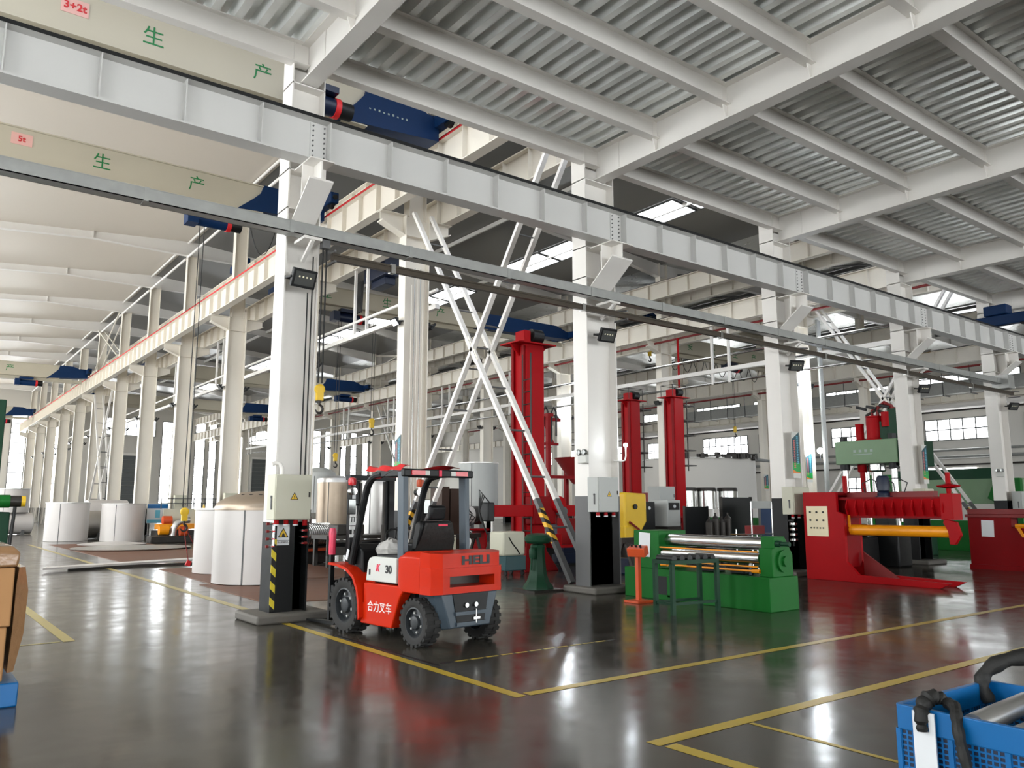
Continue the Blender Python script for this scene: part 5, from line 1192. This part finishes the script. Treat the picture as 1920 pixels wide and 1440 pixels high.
t = thing('tall_cabinet', 'pale grey control cabinet in front of the right dark red boom column', 'electrical cabinet', (19.9, 18.1, 0)); MB().box(-.38, .38, -.25, .25, 1.2, 2.25).build('case', CABG, t, bevel=.015); MB().box(-.3, .3, -.2, .2, 0, 1.2).build('stand', DARKST, t); MB().box(.3, .33, -.27, -.25, 1.9, 2.0).build('lock', BLACKPL, t); MB().box(-.36, .36, -.262, -.25, 1.22, 2.23).build('door', CABG, t)
t = thing('screen_panel', 'tall black welding screen left of the blue board', 'screen', (21.8, 16.6, 0)); MB().box(-.75, .75, -.03, .03, .25, 1.9).build('panel', BLACKPL, t); MB().box(-.8, -.75, -.05, .05, 0, 1.92).box(.75, .8, -.05, .05, 0, 1.92).box(-.8, -.7, -.3, .3, 0, .05).box(.7, .8, -.3, .3, 0, .05).build('frame', DARKST, t)
t = thing('screen_panel', 'lower black screen beside the steel bar stock behind the green machine', 'screen', (20.4, 17.1, 0)); MB().box(-.55, .55, -.03, .03, .1, 1.6).build('panel', BLACKPL, t); MB().box(-.58, -.55, -.04, .04, 0, 1.62).box(.55, .58, -.04, .04, 0, 1.62).box(-.58, -.5, -.3, .3, 0, .05).box(.5, .58, -.3, .3, 0, .05).build('frame', DARKST, t)
for k in range(4):
    o = MB().cyl((18.7 + .28 * k, 15.2, 0), (18.7 + .28 * k, 15.2, 1.15 + .1 * (k % 2)), .11, n=16).lathe((18.7 + .28 * k, 15.2, 1.14 + .1 * (k % 2)), [(.11, 0), (.06, .08), (.03, .1), (.03, .18), (.001, .18)], 14).build('gas_cylinder', DARKST); tag(o, '%s dark gas cylinder from the left behind the green machine' % ORD[k], 'gas cylinder', 'gas cylinders behind the green machine')
t = thing('blue_board', 'dark blue sheet screen behind the wire trolley', 'screen', (22.0, 15.3, 0)); MB().box(-.75, .75, -.02, .02, .1, 1.7).build('panel', NAVY if False else mat('deep_blue', (16, 52, 92), .5), t); MB().box(-.78, -.75, -.04, .04, 0, 1.72).box(.75, .78, -.04, .04, 0, 1.72).box(-.78, -.7, -.3, .3, 0, .04).box(.7, .78, -.3, .3, 0, .04).build('frame', GREYP, t)
t = thing('wire_trolley', 'bright steel wire trolley between the green and the red machine', 'trolley', (18.4, 13.2, 0))
for x in (-.45, .45): MB().cyl((x, 0, .06), (x, 0, 1.72), .02, n=8).cyl((x, .5, .06), (x, .5, 1.0), .02, n=8).build('post', STEEL, t)
MB().box(-.7, .75, -.02, .5, .86, .89).box(-.5, .5, -.01, .49, .3, .32).build('shelf', STEEL, t); MB().box(-.45, .5, -.01, .01, 1.55, 1.75).build('name_plate', CABG, t); MB().box(-.2, .25, .1, .4, .89, 1.1).build('dark_bundle', MAROON, t)
for x in (-.45, .45): MB().cyl((x - .02, .25, .05), (x + .02, .25, .05), .05, n=12).build('castor', BLACKPL, t)
t = thing('coil_tools', 'bright ringed hose reel hanging on the column beside the beige cabinet', 'hose reel', (16.6, 11.05, .80))
for k in range(4): MB().lathe((0, 0, .12 * k), [(.03, 0), (.085, .02), (.085, .07), (.03, .09)], 16).build('ring', STEEL, t)
MB().cyl((0, 0, -.1), (0, 0, .52), .025, n=8).box(-.02, .02, 0, .12, .46, .50).build('stem', BLACKPL, t)
B_ = vtank('very large pale tank with litter along its rim, in the right bay', 38.6, 32.0, 3.3, 4.35, WALLM, seam=False)
q = MB(); rng = random.Random(5)
for k in range(40):
    a = PI + .1 + 1.9 * rng.random(); q.ob((3.3 * math.cos(a), 3.3 * math.sin(a), 4.42 + .1 * rng.random()), (.3 + .3 * rng.random(), .2, .1 + .25 * rng.random()), (0, 0, rng.random() * 3))
o = q.build('rim_litter', DARKST, B_); o['kind'] = 'stuff'
MB().tube([(2.4, -2.4, 4.4), (3.2, -3.0, 4.3), (4.2, -3.8, 3.4), (5.0, -4.2, 3.0)], .09, 8).build('outlet_pipe', GALV, B_)
MB().box(-4.2, -3.3, -1.6, .8, .1, 2.4).build('red_platform', MAROON, B_)
for k, (u, y) in enumerate(((26.0, 22.3), (26.9, 22.0), (27.8, 21.6))):
    vtank('small bright steel vessel with dark lid, %s of three before the very large tank' % ('left', 'middle', 'right')[k], u, y, .42, .75, STEEL, .12, DARKST, seam=False, legs=3, z0=1.5)
# dark stuff under the orange roller
for k, (x, y, s) in enumerate(((24.4, 13.4, .30), (24.9, 12.5, .36), (24.2, 14.2, .28))):
    t = thing('motor', 'dark electric motor on the floor under the orange roller, %s of three' % ('middle', 'right', 'left')[k], 'motor', (x, y, 0)); MB().lathe((0, 0, s), [(.01, -s), (s * .8, -s), (s * .8, s * .7), (s * .6, s), (.01, s)], 16, 'y').build('body', DARKST, t); MB().box(-s * .7, s * .7, -s * .8, s * .5, 0, s * .4).build('foot', DARKST, t); MB().box(-s * .3, s * .3, -s * .3, s * .2, s * 1.7, s * 2.1).build('terminal_box', BLACKPL, t)
t = thing('film_heap', 'heap of clear film on the floor under the orange roller', 'plastic film', (23.9, 12.5, 0)); q = MB().lathe((0, 0, 0), [(.3, 0), (.34, .1), (.25, .3), (.15, .55), (.01, .7)], 14)
rng = random.Random(9); q.v = [(x * (1 + rng.uniform(-.3, .3)), y * (1 + rng.uniform(-.3, .3)), z * (1 + rng.uniform(-.2, .2))) for x, y, z in q.v]; q.build('film', CLEARF, t)
t = thing('drill_press', 'black machine with bright spindle between the two red machines', 'machine', (21.6, 11.4, 0)); MB().box(-.35, .35, -.4, .4, 0, .95).build('base', BLACKPL, t, bevel=.05); MB().box(-.2, .2, -.1, .3, .95, 1.7).build('column', BLACKPL, t, bevel=.03); MB().box(-.25, .25, -.5, .35, 1.55, 1.85).build('head', BLACKPL, t, bevel=.05); MB().cyl((0, -.35, 1.2), (0, -.35, 1.6), .05, n=12).build('spindle', STEEL, t)
t = thing('gas_bottle', 'white and red bottle on the floor under the orange roller', 'bottle', (23.3, 12.1, 0)); MB().lathe((0, 0, 0), [(.12, 0), (.12, .35), (.05, .45), (.001, .46)], 14).build('bottle', PAPER, t); MB().lathe((0, 0, .34), [(.122, 0), (.08, .09), (.04, .14)], 14).build('red_top', REDLINE, t)
# ------------------------------------------------ left edge: cartons on a blue pallet, green machine
t = thing('pallet', 'blue plastic pallet box under the cartons at the left edge', 'pallet', (0.25, 8.35, 0))
MB().box(-.75, .66, -.52, .6, .0, .19).build('body', BLUEPL, t, bevel=.012)
for k in range(4): MB().box(-.55 + .35 * k, -.54 + .35 * k, -.525, -.52, .02, .17).build('groove', NAVY, t)
def carton(lab, x0, x1, y0, y1, z0, z1, m=CARD):
    t = thing('carton', lab, 'carton', ((x0 + x1) / 2, (y0 + y1) / 2, z0)); w, d, h = (x1 - x0) / 2, (y1 - y0) / 2, z1 - z0
    MB().box(-w, w, -d, d, 0, h).build('box', m, t, bevel=.012)
    MB().box(-w, w, -.03, .03, h, h + .002).build('tape', FILM, t); return t
c1 = carton('lower cardboard carton with a white label on the blue pallet', -.3, .80, 7.92, 8.82, .19, .62)
MB().box(.39, .49, -.4535, -.45, .17, .33).build('label', PAPER, c1)
carton('middle cardboard carton stacked on the labelled one', -.3, .82, 7.9, 8.85, .625, 1.10)
c3 = thing('film_wrap', 'film-wrapped cardboard bundle on top of the carton stack at left', 'carton', (.27, 8.4, 1.105))
q = MB().loft([[(-.6, -.5, 0), (.57, -.5, 0), (.57, .5, 0), (-.6, .5, 0)], [(-.6, -.5, .12), (.58, -.51, .12), (.59, .5, .12), (-.6, .5, .12)], [(-.55, -.46, .18), (.52, -.46, .17), (.53, .46, .17), (-.55, .46, .18)], [(-.5, -.3, .21), (.4, -.3, .20), (.4, .3, .20), (-.5, .3, .21)]]); q.build('wrapped_bundle', FILM, c3, bevel=.02)
w = MB().loft([[(.83, 7.95, .25), (.88, 8.0, .25), (.88, 8.85, .25), (.83, 8.9, .25)], [(.84, 7.93, .6), (.93, 8.0, .55), (.92, 8.85, .6), (.84, 8.9, .6)], [(.84, 7.92, .95), (.94, 8.02, .9), (.96, 8.8, .95), (.84, 8.9, .95)], [(.85, 7.92, 1.1), (.90, 7.98, 1.1), (.90, 8.8, 1.1), (.85, 8.9, 1.1)]]).build('loose_film', FILM); tag(w, 'loose brown film bulging from the side of the carton stack', 'plastic film')
G_ = thing('rolling_machine', 'dark green machine with a yellow-capped motor at the left edge', 'machine', (1.35, 18.5, 0))
MB().box(-1.2, .32, -.8, 2.0, 0, 1.5).build('base', DGREEN, G_, bevel=.02); MB().prism([(-.8, 1.15), (1.0, 1.15), (.8, 1.75), (.2, 3.2), (-.2, 3.6), (-.8, 3.6)], 'x', -.95, .1).build('housing', DGREEN, G_, bevel=.02)
MB().cyl((.0, -.85, 1.70), (.29, -.85, 1.70), .12, n=16).build('gearbox', GREEN, G_); MB().cyl((.29, -.85, 1.70), (.47, -.85, 1.70), .105, n=18).build('motor', DARKST, G_); MB().cyl((.47, -.85, 1.70), (.54, -.85, 1.70), .10, n=18).build('yellow_cap', YELLOW, G_); MB().cyl((.30, -.9, .05), (.38, -.9, 1.6), .03, n=8).build('hose', CABLE, G_)
# ------------------------------------------------ blue crate at lower right
K = thing('plastic_crate', 'blue perforated plastic crate with white straps at the lower right corner', 'crate', (4.66, 1.70, 0), R(-2))
w, d, h = .48, .52, .60
def grille(x0, x1, z0, z1, nx, nz):
    q = MB()
    for k in range(nx + 1): u = x0 + (x1 - x0) * k / nx; q.box(-.008, .008, u - .0045, u + .0045, z0, z1)
    for k in range(nz + 1): v = z0 + (z1 - z0) * k / nz; q.box(-.0075, .0075, x0, x1, v - .0045, v + .0045)
    return q
for face, (L, loc, rz) in {'left': (d, (-w, 0, 0), 0), 'right': (d, (w, 0, 0), 0), 'back': (w, (0, d, 0), PI / 2), 'front': (w, (0, -d, 0), PI / 2)}.items():
    o = MB().box(-.02, .012, -L, L, h - .12, h).box(-.014, .012, -L, L, 0, .06).box(-.012, .01, -L, L, .27, .30).build('wall_rim', BLUEPL, K, bevel=.004, loc=loc, rot=(0, 0, rz))
    for k in range(5): MB().box(-.016, .012, -L + 2 * L * k / 4 - .012, -L + 2 * L * k / 4 + .012, .06, h - .12).build('post', BLUEPL, o)
    for k in range(4):
        for z0, z1 in ((.06, .27), (.30, .48)):
            g = grille(-L + 2 * L * k / 4 + .012, -L + 2 * L * (k + 1) / 4 - .012, z0, z1, 8, 7).build('grille', BLUEPL, o); g['kind'] = 'stuff'
    MB().box(-.006, -.002, -L + .02, L - .02, .03, h - .1).build('liner', NAVY, o)
MB().box(-w, w, -d, d, 0, .03).build('bottom', BLUEPL, K)
for y in (.37, -.30):
    MB().prism([(y - .055, .0), (y + .055, .0), (y + .055, .59), (y + .03, .59), (y + .03, .50), (y - .025, .50), (y - .025, .59), (y - .055, .59)], 'x', -w - .045, -w - .035).build('white_strap_plate', PAPER, K)
    MB().tube(smooth([(-w - .06, y, .50), (-w - .05, y + .005, .58), (-w - .0, y, .64), (-w + .05, y - .03, .655), (-w + .09, y - .07, .62)], 5), [.022 + .016 * math.sin(PI * k / 20) + .006 * math.sin(k * 2.4) for k in range(21)], 12).build('strap_knot', CLOTH, K)
MB().tube(smooth([(-w + .07, .30, .63), (-w + .02, .24, .625), (-w - .05, .20, .55), (-w - .06, .17, .40), (-w - .06, .12, .2), (-w - .055, .10, .03)], 5), [.029 - .006 * k / 25 + .003 * math.sin(k * 1.9) for k in range(26)], 10).build('hanging_strap', CLOTH, K)
MB().tube(smooth([(w - .12, d - .06, .50), (w - .10, d - .02, .62), (w - .02, d - .1, .72), (w + .12, d - .25, .76), (w + .3, d - .4, .78), (w + .5, d - .62, .74), (w + .5, d - .9, .6)], 5), [.032 + .012 * math.sin(PI * k / 30) + .006 * math.sin(k * 1.6) for k in range(31)], 12).build('long_strap', CLOTH, K)
for k, (y, z, r, a) in enumerate(((.20, .54, .055, .06), (.06, .50, .045, .02), (-.08, .49, .045, -.03), (-.21, .50, .04, .0), (.12, .41, .05, .03), (-.05, .40, .05, 0))):
    o = MB().cyl((-.38 + .01 * k, y, 0), (.36, y + a, 0), r, n=18).build('steel_tube', STAIN); 
    o.parent = None; o.location = (4.66, 1.70, z); o.rotation_euler = (0, 0, R(-2)); tag(o, '%s steel tube lying in the blue crate, counted from the far side' % ORD[k], 'tube', 'steel tubes in the blue crate')
o = MB().ob((4.72, 1.55, .575), (.42, .10, .004), (.1, 0, .15)).build('film_strip', CLEARF); tag(o, 'clear film lying over the steel tubes in the blue crate', 'plastic film')
# ------------------------------------------------ dark clutter on the shop floor behind the forklift and the columns
def rotator(lab, x, y, rz, L=2.2, m=DARKST, wheel=ORANGE2):
    t = thing('tank_rotator', lab, 'machine', (x, y, 0), rz)
    MB().box(-L / 2, L / 2, -.5, .5, 0, .22).build('base', m, t, bevel=.02)
    for s in (-1, 1):
        MB().prism([(-.3, .22), (.3, .22), (.12, .62), (-.12, .62)], 'y', s * .38 - .1, s * .38 + .1).build('bracket', m, t)
        MB().cyl((-.14, s * .38, .66), (.14, s * .38, .66), .18, n=20).build('rubber_roller', BLACKPL, t)
    MB().cyl((.35, -.2, .4), (.75, -.2, .4), .14, n=16).build('motor', wheel, t)
    return t
rotator('dark tank rotator on the floor right of the big domed tank', 9.5, 24.0, .2)
rotator('dark tank rotator behind the forklift mast, farther one', 11.6, 28.2, .1)
rotator('dark tank rotator by the base of the second left column', 12.6, 22.9, .0, 1.6, BLACKPL, NAVY)
rotator('dark tank rotator behind the legs of the crossed ladder braces', 14.2, 19.2, 0, 1.6, DARKST, RED)
def trestle(lab, x, y, rz, m=DARKST):
    t = thing('trestle', lab, 'trestle', (x, y, 0), rz)
    MB().box(-.9, .9, -.06, .06, .78, .9).build('top_beam', m, t)
    for s in (-.75, .75):
        for d in (-1, 1): MB().bar((s, d * .32, 0), (s, d * .04, .80), .06).build('leg', m, t)
    return t
trestle('dark trestle behind the wire drum at the forklift', 11.6, 17.6, .3)
trestle('dark trestle between the red boom column and the column with the grey cabinet', 13.9, 13.2, .1)
t = thing('tool_cabinet', 'dark blue tool cabinet behind the green pedestal', 'cabinet', (15.2, 17.3, 0)); MB().box(-.5, .5, -.25, .25, .05, 1.1).build('body', NAVY, t, bevel=.015)
for k in range(4): MB().box(-.46, .46, -.262, -.25, .1 + .25 * k, .32 + .25 * k).build('drawer', NAVY, t)
MB().box(-.48, .48, -.23, .23, 0, .05).build('plinth', BLACKPL, t)
t = thing('hose_rack', 'dark rack of hoses right of the red boom column', 'rack', (16.2, 18.6, 0)); MB().box(-.6, .6, -.04, .04, 1.5, 1.6).box(-.6, -.52, -.04, .04, 0, 1.6).box(.52, .6, -.04, .04, 0, 1.6).box(-.64, -.48, -.3, .3, 0, .04).box(.48, .64, -.3, .3, 0, .04).build('frame', DARKST, t)
for k in range(6): MB().tube([(-.42 + .17 * k + .05 * math.sin(a), -.05 - .01 * k, 1.25 + .28 * math.cos(a) - .02 * k) for a in [2 * PI * j / 14 for j in range(14)]], .028, 6, closed=True).build('hose_coil', BLACKPL if k % 2 else MAROON, t)
t = thing('yellow_black_barrier', 'small red box with yellow bars at the foot of the red boom column', 'control box', (13.7, 17.4, 0)); MB().box(-.3, .9, -.12, .12, .3, .85).build('panel', BLACKPL, t); MB().box(-.28, .12, -.14, -.12, .42, .78).build('red_cover', RED, t)
for k in range(3): MB().box(.3 + .12 * k, .35 + .12 * k, -.14, -.12, .38, .8).build('yellow_bar', AMBER, t)
for x in (-.2, .8): MB().box(x - .04, x + .04, -.08, .08, 0, .3).build('leg', DARKST, t)
# low dark machines between the two red machines and behind the green roller
for k, (x, y, w, d, h, m, lab) in enumerate(((20.5, 11.9, .5, .5, 1.15, BLACKPL, 'dark gearbox machine right of the orange roller'), (19.2, 18.9, .7, .4, 1.15, DARKST, 'dark low machine behind the green rolling machine'), (13.6, 14.3, .5, .4, .55, NAVY, 'dark blue box on the floor left of the green rolling machine'))):
    t = thing('machine_unit', lab, 'machine', (x, y, 0)); MB().box(-w, w, -d, d, 0, h * .7).build('base', m, t, bevel=.04); MB().box(-w * .7, w * .5, -d * .7, d * .7, h * .7, h).build('head', m, t, bevel=.04); MB().cyl((w * .5, 0, h * .82), (w * .95, 0, h * .82), h * .1, n=14).build('shaft', STEEL, t)
